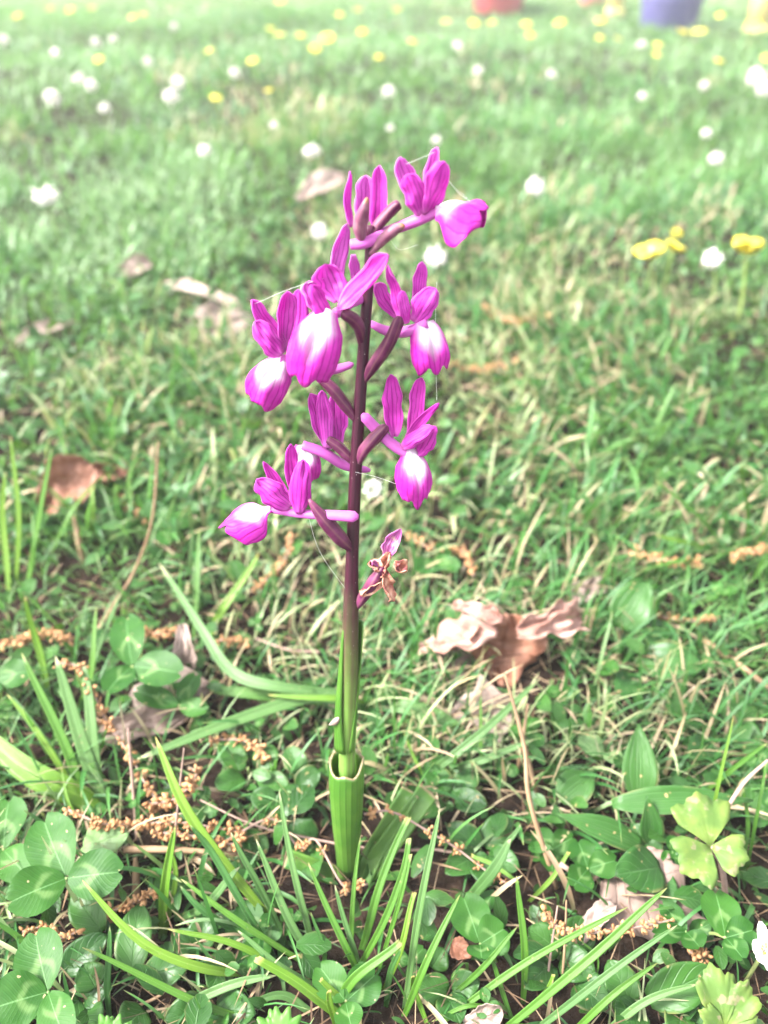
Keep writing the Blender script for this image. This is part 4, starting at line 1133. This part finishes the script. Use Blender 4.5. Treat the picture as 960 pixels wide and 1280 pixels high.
herb('plantain rosette with long lens-shaped leaves behind the clover', (800, 1040, .008), [((805, 1060), (694, 1018), 17, (.010, .020)), ((815, 1055), (808, 994), 15, (.010, .028)), ((765, 1005), (940, 1002), 17, (.020, .022)), ((800, 1000), (798, 905), 22, (.012, .030)), ((700, 1000), (745, 965), 22)], 'plantain_leaf', 'lance', 'plantain', 'plantain', mark='plantain rosette')
herb('herb with glossy dark leaves under the lower lobed leaf', (850, 1250, .006), [((810, 1250), (892, 1212), 26, (.010, .016)), ((790, 1255), (760, 1200), 22), ((860, 1262), (912, 1275), 22), ((800, 1262), (770, 1290), 24), ((850, 1265), (845, 1310), 22)], mark='glossy dark herb')
herb('low leafy herb between the orchid and the leaning stalk', (600, 1060, .006), [((600, 1062), (560, 1030), 18), ((605, 1058), (640, 1020), 18), ((610, 1070), (650, 1085), 18), ((596, 1070), (556, 1092), 18), ((600, 1072), (612, 1110), 18)])
herb('small round-leaved herb beside the arching blade', (358, 1000, .010), [((350, 1020), (372, 982), 15), ((372, 985), (398, 962), 15), ((345, 1010), (316, 990), 15), ((380, 970), (360, 935), 15)], 'oval_leaf', 'round')
herb('round-leaved herb under the brown catkin clusters', (310, 960, .008), [((300, 965), (280, 925), 17), ((320, 960), (345, 935), 16), ((305, 972), (270, 985), 16), ((325, 972), (360, 985), 14)], 'oval_leaf', 'round')
herb('leafy herb at the foot of the stiff grass blade', (560, 990, .006), [((560, 992), (530, 955), 17), ((565, 988), (600, 970), 16), ((570, 998), (610, 1008), 16), ((552, 1000), (520, 1020), 16)])
herb('pale soft leaf standing behind the curled pink leaf', (770, 790, .006), [((775, 785), (808, 726), 26, (.012, .030)), ((770, 785), (742, 760), 18), ((785, 800), (838, 790), 22), ((795, 825), (880, 835), 26), ((800, 850), (770, 870), 20)], 'plantain_leaf', mark='pale soft leaf')
herb('small pale rounded leaf growing beside the plantain', (742, 935, .008), [((755, 940), (722, 925), 14), ((760, 940), (780, 960), 14)], 'pale_leaf', 'round')
herb('herb with folded bright leaf standing in the clover', (895, 900, .006), [((880, 905), (830, 880), 20), ((905, 900), (945, 880), 20), ((890, 925), (860, 950), 18), ((910, 915), (955, 935), 22), ((930, 1010), (958, 985), 18)], 'oval_leaf')
herb('oval-leaved herb beside the lower edge of the mown clump', (560, 1235, .004), [((560, 1240), (520, 1230), 18), ((565, 1235), (600, 1225), 18), ((558, 1245), (575, 1280), 20), ((540, 1210), (555, 1185), 16)])
herb('dark oval-leaved herb under the sweeping grass blades', (700, 1190, .004), [((700, 1190), (660, 1160), 22), ((705, 1185), (740, 1150), 22), ((700, 1200), (745, 1215), 22), ((690, 1205), (655, 1235), 20), ((720, 1230), (760, 1262), 24)])
herb('dark herb filling the gap beside the corner clover leaf', (105, 1255, .004), [((100, 1250), (70, 1275), 20), ((105, 1250), (140, 1230), 18), ((108, 1262), (115, 1295), 22), ((20, 1170), (42, 1215), 22), ((10, 1150), (-20, 1190), 22), ((20, 1140), (45, 1125), 20)])
herb('shaded herb beneath the grass blades at the bottom edge', (270, 1262, .004), [((260, 1262), (205, 1275), 24), ((270, 1262), (320, 1268), 24), ((270, 1270), (262, 1305), 24), ((275, 1255), (300, 1238), 16), ((180, 1262), (150, 1290), 22)])
herb('low herb half under the upper sheath on the dark soil', (395, 1045, .004), [((395, 1050), (360, 1030), 18), ((390, 1055), (352, 1080), 20), ((385, 1060), (395, 1102), 18), ((330, 1070), (300, 1040), 18), ((320, 1090), (280, 1085), 18)])

def lobed_outline(kind, n=41):
    pts = []
    for i in range(n):
        a = (-.86 + 1.72 * i / (n - 1)) * (1 if kind == 'lobed' else 1.4)
        if kind == 'lobed': r = (.90 + .055 * math.cos(a * 9.0) + .025 * math.cos(a * 27)) * (1 - max(0, abs(a) - .62) * 1.1)
        else: r = .85 + .13 * math.cos(a * 14) + .05 * math.cos(a * 3)
        if kind != 'lobed' and abs(a) > .75: r *= 1 - (abs(a) - .75) * 1.3
        pts.append((math.sin(a) * r, math.cos(a) * r))
    return pts
def lobed_leaf(label, joint, tips, mat, kind='lobed', z=.026, mark=None, name='lobed_leaf', width=1.0):
    P = G(joint[0], joint[1], z)
    t = thing(name, (P.x, P.y, 0), label, 'leaf', 'toothed and lobed leaves'); b = V(t.location)
    for (tx, ty, dz) in tips:
        Q = G(tx, ty, z + dz); T = V(Q) - V(P); L = np.linalg.norm(T); T /= L
        s = nrm(np.cross(T, V((0, -.35, 1)))); n = np.cross(s, T)
        out = lobed_outline(kind); vs, uu, tt = [V(P)], [0], [0]; m = len(out); rings = 4
        for q in range(1, rings + 1):
            for (x, y) in out:
                r = q / rings
                h = .05 * L * math.sin(r * 2.5) + .07 * L * abs(x) * r + .045 * L * math.sin(x * 8 * r + ty) * r
                vs.append(V(P) + T * (L * y * r) + s * (L * x * r * width) + n * h); uu.append(x * r); tt.append(r)
        f = [(0, 1 + i, 2 + i) for i in range(m - 1)]
        for q in range(1, rings):
            o0, o1 = 1 + (q - 1) * m, 1 + q * m
            f += [(o0 + i, o1 + i, o1 + i + 1, o0 + i + 1) for i in range(m - 1)]
        mb = MB(); mb.add(vs, f, uu, tt, random.random())
        link('leaflet', mb.mesh('leaflet', b), M[mat], t, None, .0002)
    mb = MB(); tube(mb, catmull([V((P.x + .012, P.y - .006, -.002)), V(P) + V((.006, -.002, -.010)), V(P)], 8), [.0012, .0009], 7, .2)
    link('stalk', mb.mesh('stalk', b), M['twig'], t)
    if mark: landmark(mark, P)
lobed_leaf('yellowing three-lobed leaf with brown flecks above the clover', (888, 1058), [(868, 988, .008), (850, 1092, .0), (938, 1076, .002)], 'yellow_leaf', z=.030, mark='yellow lobed leaf')
lobed_leaf('pale green lobed leaf standing at the lower edge', (905, 1285), [(886, 1200, .012), (936, 1222, .010), (872, 1262, .006), (948, 1270, .004)], 'yellow_leaf', z=.022, mark='lower lobed leaf', width=.62)
lobed_leaf('bright green toothed leaf at the bottom edge by grass', (350, 1302), [(322, 1272, .004), (362, 1258, .006), (384, 1285, .002)], 'serrate', 'serrate', z=.026)
lobed_leaf('bright green toothed leaf at the bottom below the dark blade', (140, 1305), [(110, 1280, .004), (150, 1268, .006), (172, 1290, .002)], 'serrate', 'serrate', z=.026)

# ------------------------------------------------------------------ catkins
def catkin(label, pts, clusters, r=7.0, mark=None, dens=9):
    c = catmull([G(*q) for q in pts], 40); base = c[0] * V((1, 1, 0))
    t = thing('catkin', Vector(base), label, 'catkin', 'fallen brown catkins')
    mb = MB(); tube(mb, c, [.0005, .0004], 5, .3); link('thread', mb.mesh('thread', base), M['twig'], t)
    mb = MB()
    ico = [(0, 0, 1), (.894, 0, .447), (.276, .851, .447), (-.724, .526, .447), (-.724, -.526, .447), (.276, -.851, .447), (.724, .526, -.447), (-.276, .851, -.447), (-.894, 0, -.447), (-.276, -.851, -.447), (.724, -.526, -.447), (0, 0, -1)]
    fc = [(0, 1, 2), (0, 2, 3), (0, 3, 4), (0, 4, 5), (0, 5, 1), (1, 6, 2), (2, 7, 3), (3, 8, 4), (4, 9, 5), (5, 10, 1), (2, 6, 7), (3, 7, 8), (4, 8, 9), (5, 9, 10), (1, 10, 6), (6, 11, 7), (7, 11, 8), (8, 11, 9), (9, 11, 10), (10, 11, 6)]
    ico = np.array(ico)
    R0 = r * mpp(c[20])
    for k in range(clusters):
        f = (k + .5) / clusters + random.uniform(-.25, .25) / clusters
        o = c[int(np.clip(f * 39, 0, 39))]
        for _ in range(int(dens * 1.5) + random.randint(-6, 5)):
            d = nrm(rng.normal(size=3)); o2 = o + d * R0 * random.uniform(.25, 1.0)
            o2[2] = max(o2[2], .002)
            s = R0 * random.uniform(.15, .36)
            e = nrm(rng.normal(size=3)); st = np.eye(3) + np.outer(d, d) * random.uniform(.2, 1.2) - np.outer(e, e) * random.uniform(0, .5)
            mb.add((ico * s * (1 + rng.normal(size=(12, 1)) * .16)) @ st + o2, fc, 0, 0, random.random())
    o = link('floret_cluster', mb.mesh('floret_cluster', base), M['catkin'], t); o['kind'] = 'stuff'
    if mark: landmark(mark, base)
catkin('long brown catkin hanging down along the pale grass tuft', [(70, 828, .04), (100, 835, .038), (118, 870, .03), (135, 905, .022), (160, 940, .016), (185, 985, .014), (205, 1010, .012)], 17, 9, mark='long hanging catkin')
catkin('thick brown catkin heap beneath the crossing blade', [(185, 1005, .014), (215, 1000, .018), (235, 985, .02), (250, 960, .02)], 8, 11, dens=11)
catkin('brown catkin lying left to right over the pale straw', [(85, 1012, .02), (130, 1030, .018), (175, 1030, .014), (225, 1028, .016), (300, 1040, .012)], 15, 9, mark='lying catkin')
catkin('short brown catkin ending beneath the curled shoot', [(195, 1040, .014), (240, 1045, .016), (290, 1055, .014), (300, 1035, .012)], 9, 10, dens=11)
catkin('reddish brown catkin scrap below the large clover leaf', [(28, 1165, .012), (55, 1160, .012), (75, 1172, .014), (102, 1162, .014)], 7, 9)
catkin('small brown catkin clump beside the veined herb', [(128, 1145, .01), (150, 1135, .01), (175, 1125, .012), (195, 1115, .014)], 7, 9)
catkin('brown catkin curving over leaves behind the crossing blades', [(262, 925, .012), (300, 925, .014), (320, 935, .014), (332, 950, .012)], 8, 9, mark='curving catkin')
catkin('thin catkin thread with sparse clumps below the orchid sheath', [(285, 1050, .012), (330, 1025, .014), (350, 1030, .012), (375, 1060, .010), (395, 1050, .012), (430, 1108, .010), (460, 1105, .008)], 9, 8, dens=8)
catkin('sparse catkin thread trailing from the orchid foot', [(455, 1018, .03), (490, 1015, .028), (540, 1042, .02), (570, 1060, .014), (610, 1090, .010), (640, 1108, .010)], 9, 8, dens=8)
catkin('golden brown catkin lying across the taupe dead leaf', [(680, 1140, .016), (700, 1160, .016), (740, 1166, .016), (790, 1160, .018), (840, 1150, .016)], 15, 9, mark='golden catkin')
catkin('small dry catkin tip below the taupe dead leaf', [(862, 1190, .010), (876, 1196, .010), (884, 1192, .010)], 4, 9)
catkin('blurred catkin lying across the grass behind the lowest flower', [(318, 735, .014), (345, 715, .016), (360, 690, .018), (365, 668, .018)], 10, 7)
catkin('blurred catkin beneath the arching grey-green leaf', [(262, 802, .012), (290, 800, .014), (312, 808, .012)], 7, 8)
catkin('blurred catkin beside the folded brown leaf', [(128, 605, .012), (160, 632, .012), (190, 650, .012), (225, 668, .010)], 9, 7)
catkin('blurred catkin in the grass right of the withered flower', [(510, 670, .012), (545, 688, .012), (580, 690, .014), (592, 720, .012)], 9, 7)
catkin('blurred catkin lying beyond the pale soft leaf', [(792, 690, .016), (835, 702, .016), (880, 704, .016)], 9, 8)
catkin('blurred catkin at the tip of the spreading tuft', [(915, 696, .026), (940, 690, .026), (960, 684, .024)], 6, 8)
catkin('scattered catkin crumbs in the dry patch of grass', [(0, 805, .014), (30, 800, .014), (60, 792, .012), (90, 800, .012)], 10, 9)
catkin('brown catkin crumbs behind the upright clover leaf', [(178, 790, .012), (200, 792, .012), (225, 790, .012)], 6, 8)
catkin('blurred catkin strands among grass beside the clover', [(820, 770, .01), (860, 776, .012), (900, 772, .01)], 7, 7)
catkin('orange catkin beyond the right hand flower', [(600, 380, .02), (640, 400, .02), (690, 395, .022)], 9, 7)
catkin('tan catkin lying far out in the blurred grass', [(560, 455, .018), (600, 462, .018), (650, 450, .02)], 9, 6)
# ------------------------------------------------------------------ clover heads and buttercups
def floret_head(mb, c, r, n, squash=.85):
    ax = V((1, 1, random.uniform(.6, .95))); tl = rng.normal(size=3) * .15
    for i in range(n):
        z = 1 - 1.75 * (i + .5) / n; a = i * 2.39996
        d = V((math.cos(a) * math.sqrt(max(0, 1 - z * z)), math.sin(a) * math.sqrt(max(0, 1 - z * z)), z))
        d = nrm(d + rng.normal(size=3) * .12); s = nrm(np.cross(d, V((.2, .3, 1)))); b = np.cross(d, s)
        d = nrm(d * ax + tl) * random.uniform(.75, 1.15); q = V(c) + d * r * .35; w = r * random.uniform(.10, .18); e = nrm(d + V((0, 0, .25 if z > -.3 else -.9)))
        ln = r * random.uniform(.5, .72)
        vs = [q, q + d * ln * .55 + s * w, q + d * ln * .55 + b * w, q + d * ln * .55 - s * w, q + d * ln * .55 - b * w, q + d * ln * .8 + e * ln * .3 + s * w * .5, q + d * ln * .8 + e * ln * .3 - s * w * .5]
        f = [(0, 1, 2), (0, 2, 3), (0, 3, 4), (0, 4, 1), (1, 5, 2), (2, 5, 6, 3), (3, 6, 4), (4, 6, 5, 1)]
        mb.add(vs, f, 0, [0, .5, .5, .5, .5, 1, 1], random.random())
def clover_head(label, px, py, size, z=.05, mat='white_floret', root=None):
    c = V(G(px, py, z)); r = .39 * size * mpp(c)
    g = V((c[0] + random.uniform(-.01, .01), c[1] + random.uniform(-.01, .02), 0)); g[2] = float(relief(g[0], g[1]))
    t = thing('clover_flower', Vector(g), label, 'clover flower', 'white clover flowers in the lawn')
    mb = MB(); floret_head(mb, c, r, 54); o = link('flower_head', mb.mesh('flower_head', g), M[mat], t)
    mb = MB(); tube(mb, catmull([g - V((0, 0, .003)), (g + c) / 2 + V((.003, 0, 0)), c], 7), [.0009, .0007], 6, .2)
    link('stalk', mb.mesh('stalk', g), M['stalk'], t)
HEADS = [
    ('white clover flower low beyond the topmost left flower', 400, 290, 26, .035),
    ('large white clover flower standing alone in the left grass', 57, 245, 40, .06),
    ('bright white clover flower in the lawn left of the pale dead leaf', 256, 189, 24, .06),
    ('white clover flower just behind the pale elongated dead leaf', 391, 190, 28, .05),
    ('small round white clover flower below a yellow buttercup', 342, 157, 14, .06),
    ('white clover flower right above the orchid top', 485, 114, 22, .06),
    ('white clover flower touching the tip of the top flower', 545, 176, 16, .05),
    ('white clover flower with drooping florets right of the orchid top', 669, 233, 32, .06),
    ('white clover flower between the two yellow buttercups', 892, 324, 32, .06),
    ('white clover flower behind the buttercup pair', 895, 199, 24, .06),
    ('dim white clover flower above the one behind the buttercups', 883, 167, 18, .05),
    ('big white clover flower at the far right edge', 946, 98, 30, .07),
    ('second white clover flower touching the one at the right edge', 955, 112, 26, .06),
    ('white clover flower hidden behind the spike beside the right flower', 545, 322, 36, .03),
    ('large white clover flower in the paired far cluster', 214, 122, 28, .06),
    ('upper white clover flower of the paired far cluster', 222, 104, 22, .06),
    ('white clover flower with yellow tint left of the far cluster', 66, 124, 28, .06),
    ('upper clover flower of the slanting far pair', 100, 99, 20, .06),
    ('lower clover flower of the slanting far pair', 114, 108, 20, .06),
    ('white clover flower below the slanting far pair', 131, 136, 20, .06),
    ('faint clover flower beside the yellow dots far left', 70, 68, 16, .06),
    ('faint clover flower high in the lawn centre left', 120, 54, 16, .06),
    ('faint clover flower beside the far grass ridge', 142, 50, 14, .06),
    ('white clover flower at the upper left edge', 5, 50, 18, .06),
    ('pale clover flower left of the yellow dot row', 294, 92, 18, .05),
    ('pale clover flower above the far cluster', 185, 78, 16, .05),
    ('small clover flower in the lawn above the orchid', 597, 88, 17, .06),
    ('small clover flower left of the purple pot lawn', 690, 93, 15, .05),
    ('clover flower in the far lawn below the purple pot', 802, 122, 16, .06),
    ('pale clover flower in the far right lawn', 880, 108, 16, .06),
    ('tiny white clover flower beneath the red pot', 572, 58, 14, .06),
    ('tiny clover flower left of the purple pot', 802, 56, 14, .06),
    ('white clover blossom in shade behind the dark stem', 466, 612, 34, .02),
    ('tiny white clover flower low by the stem top', 488, 160, 12, .04),
    ('clover flower among pale grass at far centre left', 218, 34, 12, .05),
]
for h in HEADS: clover_head(*h)
clover_head('withered purple-brown clover head beside the mown orchid leaves', 531, 1000, 30, .022, 'brown_floret')

def flower5(t, b, c, r, open_=.6, face=(0, -.2, 1), n=5, seed=0):
    f0 = nrm(V(face)); a0 = nrm(np.cross(f0, V((0, 1, .1)))); b0 = np.cross(f0, a0)
    for k in range(n):
        th = 2 * math.pi * (k + .3 * seed) / n; d = a0 * math.cos(th) + b0 * math.sin(th)
        T = nrm(d * open_ + f0 * (1 - open_)); s = nrm(np.cross(f0, d)); m = np.cross(s, T)
        vs, uu, tt = [], [], []
        for j in range(6):
            q = j / 5; h = math.sin(math.pi * (.06 + .80 * q)) ** .8
            for i in range(5):
                u = i / 2 - 1
                vs.append(V(c) + T * (r * q) + s * (u * r * .62 * h) + m * (-.18 * r * (1 - u * u) * h + .22 * r * q * q) + f0 * r * .03 * (k % 2)); uu.append(u); tt.append(q)
        mb = MB(); mb.add(vs, grid_faces(5, 6), uu, tt, random.random())
        link('petal', mb.mesh('petal', b), M['buttercup'], t, None, .0002)
    mb = MB(); floret_head(mb, V(c) + f0 * r * .12, r * .34, 22); link('centre', mb.mesh('centre', b), M['buttercup_mid'], t)
def buttercup(label, px, py, size, z, open_=.6, foot=None, face=(0, -.2, 1), seed=0):
    c = V(G(px, py, z)); r = (.42 if size > 25 else .34) * size * mpp(c) / max(open_, .55)
    g = V(foot) if foot is not None else V((c[0] + random.uniform(-.01, .01), c[1] + random.uniform(0, .02), 0)); g[2] = float(relief(g[0], g[1]))
    t = thing('buttercup', Vector(g), label, 'buttercup', 'yellow buttercups in the lawn')
    flower5(t, g, c, r, open_, face, 5, seed)
    mb = MB(); tube(mb, catmull([g - V((0, 0, .003)), (g + c) / 2 + V((.004, 0, 0)), c], 8), [.0015, .0012], 7, .1)
    link('stalk', mb.mesh('stalk', g), M['cup_stalk'], t)
buttercup('yellow buttercup leaning sideways right of the orchid', 813, 322, 29, .055, .52, face=(-.3, -.05, 1), seed=1)
buttercup('yellow buttercup joined to the leaning one', 841, 314, 25, .058, .50, face=(.4, 0, 1), seed=2)
buttercup('cup-shaped yellow buttercup on a tall stalk at the right', 932, 318, 32, .080, .42, foot=G(912, 432, 0), face=(0, 0.05, 1), seed=3)
# a green buttercup bud and leaf glow behind the pair
clover_head('round green bud just above the leaning buttercup', 846, 292, 18, .06, 'buttercup_mid')
YEL = [
    ('yellow buttercup alone in the lawn above the white clover', 270, 122, 17, .06), ('small yellow buttercup above the tiny round clover flower', 336, 114, 11, .05),
    ('yellow buttercup at the lawn centre left of the pair row', 316, 76, 17, .07), ('yellow buttercup left of the far buttercup cluster', 262, 64, 13, .06),
    ('lone yellow buttercup far left between clover flowers', 124, 75, 13, .06), ('largest yellow buttercup of the far central cluster', 410, 48, 20, .08),
    ('yellow buttercup below the far central cluster', 394, 62, 14, .06), ('yellow buttercup at the left of the central cluster', 350, 44, 16, .07),
    ('upper yellow buttercup left of the central cluster', 338, 36, 13, .07), ('yellow buttercup between the central cluster and stalks', 376, 46, 12, .06),
    ('small yellow buttercup right of the central cluster', 453, 40, 13, .07), ('lower small yellow buttercup right of central cluster', 474, 72, 11, .05),
    ('first yellow buttercup of the left top row', 166, 21, 13, .07), ('second yellow buttercup of the left top row', 180, 18, 12, .07),
    ('yellow buttercup near the top left edge', 88, 13, 12, .07), ('second yellow buttercup near the top left', 63, 11, 12, .07),
    ('third yellow buttercup near the top left', 115, 11, 11, .07), ('yellow buttercup high in the far left corner', 22, 20, 14, .07),
    ('yellow buttercup at the top above the central cluster', 351, 4, 12, .07), ('yellow buttercup in the far lawn above the orchid top', 516, 52, 14, .07),
    ('first yellow buttercup under the red pot', 558, 27, 14, .07), ('second yellow buttercup under the red pot', 593, 29, 15, .07),
    ('third yellow buttercup under the red pot', 615, 28, 13, .07), ('yellow buttercup below the right side of the red pot', 658, 30, 15, .07),
    ('upper buttercup of the small stack right of the red pot', 663, 44, 13, .06), ('yellow buttercup in the lawn between the two pots', 700, 29, 15, .07),
    ('lower yellow buttercup between the two pots', 750, 47, 12, .06), ('small yellow buttercup left of the yellow post', 751, 28, 12, .07),
    ('yellow buttercup right below the purple pot', 854, 42, 15, .07), ('yellow buttercup right of the purple pot foot', 874, 42, 17, .07),
    ('yellow buttercup beneath the purple pot', 822, 56, 13, .06), ('lower yellow buttercup beneath the purple pot', 821, 68, 12, .05),
    ('orange-yellow buttercup between purple pot and tall post', 900, 19, 12, .08), ('bright yellow buttercup at the foot of the tall post', 942, 33, 18, .08),
    ('faint yellow buttercup in the upper right lawn', 898, 78, 11, .05), ('yellow buttercup at the right edge above the clover', 958, 74, 12, .06),
    ('faint yellow buttercup at top centre', 448, 14, 12, .07), ('faint yellow buttercup beside the top centre one', 425, 18, 12, .07),
    ('faint yellow buttercup near the top right of centre', 497, 12, 12, .07), ('small yellow buttercup in the lawn under the pale post', 772, 50, 10, .06),
]
for i, (lab, px, py, s, z) in enumerate(YEL): buttercup(lab, px, py, s, z, random.uniform(.6, .9), face=(random.uniform(-.3, .3), random.uniform(-.6, 0), 1), seed=i)

# white flower entering at the right edge
def edge_flower():
    P = G(954, 1190, .022)
    t = thing('daisy', (P.x, P.y, 0), 'small white flower with rounded petals at the right edge', 'flower'); b = V(t.location)
    for (x, y, w) in ((940, 1178, 11), (950, 1152, 7), (946, 1200, 11), (972, 1160, 10), (975, 1200, 11), (962, 1215, 10)):
        P1 = G(x, y, .026); mb = MB(); v, f, u, tt = leaf_grid(P, P1, w * mpp(P), (0, -.5, 1), 7, 8, 'round', .3, .1, .05)
        mb.add(v, f, u, [max(.6, q) for q in tt], .8); link('petal', mb.mesh('petal', b), M['white_floret'], t, None, .0003)
    mb = MB(); floret_head(mb, V(P) + V((0, 0, .002)), .0022, 20); link('centre', mb.mesh('centre', b), M['buttercup_mid'], t)
    mb = MB(); tube(mb, [V((P.x, P.y, -.002)), V(P)], [.0008, .0007], 6); link('stalk', mb.mesh('stalk', b), M['stalk'], t)
edge_flower()

# ------------------------------------------------------------------ pots and posts at the far edge of the lawn
def lathe(mb, prof, seg=32):
    vs = [V((r * math.cos(2 * math.pi * k / seg), r * math.sin(2 * math.pi * k / seg), z)) for r, z in prof for k in range(seg)]
    f = [(j * seg + k, j * seg + (k + 1) % seg, (j + 1) * seg + (k + 1) % seg, (j + 1) * seg + k) for j in range(len(prof) - 1) for k in range(seg)]
    f.append(tuple(range(seg))[::-1])
    mb.add(vs, f)
def pot(label, px, py, wpx, mat):
    P = G(px, py, 0); r = .5 * wpx * mpp(P); h = r * 1.7
    z0 = float(relief(P.x, P.y))
    t = thing('flower_pot', (P.x, P.y, z0), label, 'flower pot', 'painted flower pots')
    mb = MB(); lathe(mb, [(r * .80, 0), (r * .86, h * .05), (r * .93, h * .42), (r * .98, h * .46), (r * 1.0, h * .80), (r * .92, h * .80), (r * .86, h * .3)]); link('pot_body', mb.mesh('pot_body'), M[mat], t)
    mb = MB(); lathe(mb, [(r * 1.0, h * .80), (r * 1.10, h * .81), (r * 1.12, h * .97), (r * 1.06, h), (r * .96, h * .99), (r * .94, h * .82)]); link('rim', mb.mesh('rim'), M[mat], t)
    mb = MB(); lathe(mb, [(r * .10, h * .90), (r * .955, h * .88), (r * .955, h * .86)][::-1]); link('soil_fill', mb.mesh('soil_fill'), M['soil'], t)
pot('red painted flower pot at the far edge of the lawn', 622, 17, 68, 'pot_red')
pot('purple flower pot with a banded side at the lawn edge', 834, 37, 78, 'pot_purple')
pot('small pink pot between the red and the purple pot', 738, 13, 34, 'pot_pink')
def post(label, px, py, wpx):
    P = G(px, py, 0); r = .5 * wpx * mpp(P); z0 = float(relief(P.x, P.y))
    t = thing('yellow_post', (P.x, P.y, z0), label, 'post', 'yellow posts by the pots')
    mb = MB(); lathe(mb, [(r * 1.0, 0), (r * .97, .12), (r * .94, .42), (r * .80, .44)]); link('shaft', mb.mesh('shaft'), M['post_yellow'], t)
    mb = MB(); lathe(mb, [(r * 1.25, .0), (r * 1.25, .012), (r * 1.03, .025), (r * 1.0, .025)]); link('foot_collar', mb.mesh('foot_collar'), M['post_yellow'], t)
    mb = MB(); lathe(mb, [(r * 1.1, .44), (r * 1.12, .455), (r * .9, .48), (r * .3, .49)]); link('cap', mb.mesh('cap'), M['post_yellow'], t)
post('pale yellow post just left of the purple pot', 767, 24, 20)
post('tall yellow post right of the purple pot', 944, 44, 26)

# ------------------------------------------------------------------ spider silk and small bits on the orchid
def silk(label, pts, r=.000035):
    c = catmull(pts, 14); mb = MB(); tube(mb, c, [r], 4, caps=False)
    o = link('spider_thread', mb.mesh('spider_thread', c[0]), M['silk'], None, Vector(c[0])); tag(o, label, 'spider silk', 'spider threads on the orchid')
silk('spider thread stretched between the left flower and the middle one', [O(318, 380, -1), O(360, 362, -4), O(404, 348, -6)])
silk('spider thread running from top flower petal to its lip', [O(556, 220, -2), O(568, 234, -3), O(584, 248, -4)])
silk('second spider thread beside the top flower lip', [O(552, 214, 1), O(572, 240, -2), O(588, 252, -3)])
silk('spider thread between the top petals', [O(508, 205, 2), O(525, 198, 2), O(544, 190, 3)])
silk('loose spider thread hanging beside the right flower', [O(546, 352, 0), O(544, 420, -3), O(546, 500, -2)])
silk('slack spider thread under the top flower bract', [O(488, 300, -2), O(500, 312, -2), O(522, 306, 0)])
silk('spider thread from the stem down to the turf', [O(384, 640, -2), O(400, 690, -2), O(436, 742, -1)])
silk('spider thread crossing from stem to the low right flower', [O(444, 590, -2), O(470, 596, -2), O(498, 606, -4)])
def husk():
    c = O(419, 902, -2); mb = MB(); tube(mb, catmull([c + V((-.0022, 0, -.0018)), c, c + V((.0014, 0, .0022))], 8), [.0002, .0010, .0011, .0004], 8, .4, rib=.15)
    o = link('seed_husk', mb.mesh('seed_husk', c), M['dead_pale'], None, Vector(c)); tag(o, 'tiny whitish husk clinging to the lower green stem', 'husk')
husk()

# ------------------------------------------------------------------ small clover leaves filling the turf around the orchid
def fill_clover():
    n = 0; spots = []
    while n < 64:
        px, py = random.uniform(-20, 980), random.uniform(700, 1290) if n < 50 else random.uniform(540, 700)
        p = G(px, py, 0)
        if any(math.hypot(p.x - x, p.y - y) < .011 for x, y in spots): continue
        if abs(px - 433) < 45 and py > 900: continue
        if math.hypot(px - 640, (py - 800) * 1.6) < 90: continue
        spots.append((p.x, p.y)); n += 1
        z = random.uniform(.004, .013); s = random.uniform(13, 25) * (.30 / depth(p)) ** 0; a0 = random.uniform(0, 6.28)
        c = G(px, py, z); L = random.uniform(.0045, .0095)
        t = thing('clover_leaf', (c.x, c.y, 0), near_label('small low clover leaf', c), 'clover leaf', 'clover leaves in the turf'); b = V(t.location)
        tx, ty = random.uniform(-.6, .6), random.uniform(-.7, .3)
        for k in range(3):
            a = a0 + k * 2.09 + random.uniform(-.2, .2)
            d = V((math.cos(a), math.sin(a), 0)); d[2] = -(d[0] * tx + d[1] * ty); tip = V(c) + d * L
            tip[2] = max(tip[2], .002)
            mb = MB(); v, f, u, tt = leaf_grid(V(c) + d * L * .04, tip, L * random.uniform(.40, .48), (tx, ty, 1), 5, 7, 'clover', .15, .06, .04, 0, k + n, .10)
            mb.add(v, f, u, tt, random.random()); link('leaflet', mb.mesh('leaflet', b), M['clover'], t)
        mb = MB(); tube(mb, [V((c.x, c.y, -.002)), V(c)], [.0005], 5, .3); link('stalk', mb.mesh('stalk', b), M['stalk'], t)
fill_clover()

# ------------------------------------------------------------------ thin scattering volume added to wash out distance like lens glare
def build_glare_veil():
    mb = MB(); x, y0, y1, z0, z1 = 66, -66, 67, -1.1, .56
    vs = [(-x, y0, z0), (x, y0, z0), (x, y1, z0), (-x, y1, z0), (-x, y0, z1), (x, y0, z1), (x, y1, z1), (-x, y1, z1)]
    mb.add(vs, [(0, 3, 2, 1), (4, 5, 6, 7), (0, 1, 5, 4), (1, 2, 6, 5), (2, 3, 7, 6), (3, 0, 4, 7)])
    m = bpy.data.materials.new('glare_veil'); m.use_nodes = True; nt = m.node_tree; nt.nodes.clear()
    out = nt.nodes.new('ShaderNodeOutputMaterial'); vol = nt.nodes.new('ShaderNodeVolumePrincipled')
    vol.inputs['Color'].default_value = (.93, .97, .95, 1); vol.inputs['Density'].default_value = .019; vol.inputs['Anisotropy'].default_value = .0
    nt.links.new(vol.outputs[0], out.inputs['Volume'])
    o = link('glare_veil', mb.mesh('glare_veil', smooth=False), m); tag(o, 'thin added volume paling the far lawn like lens glare', 'glare_veil', None, 'stuff')
build_glare_veil()
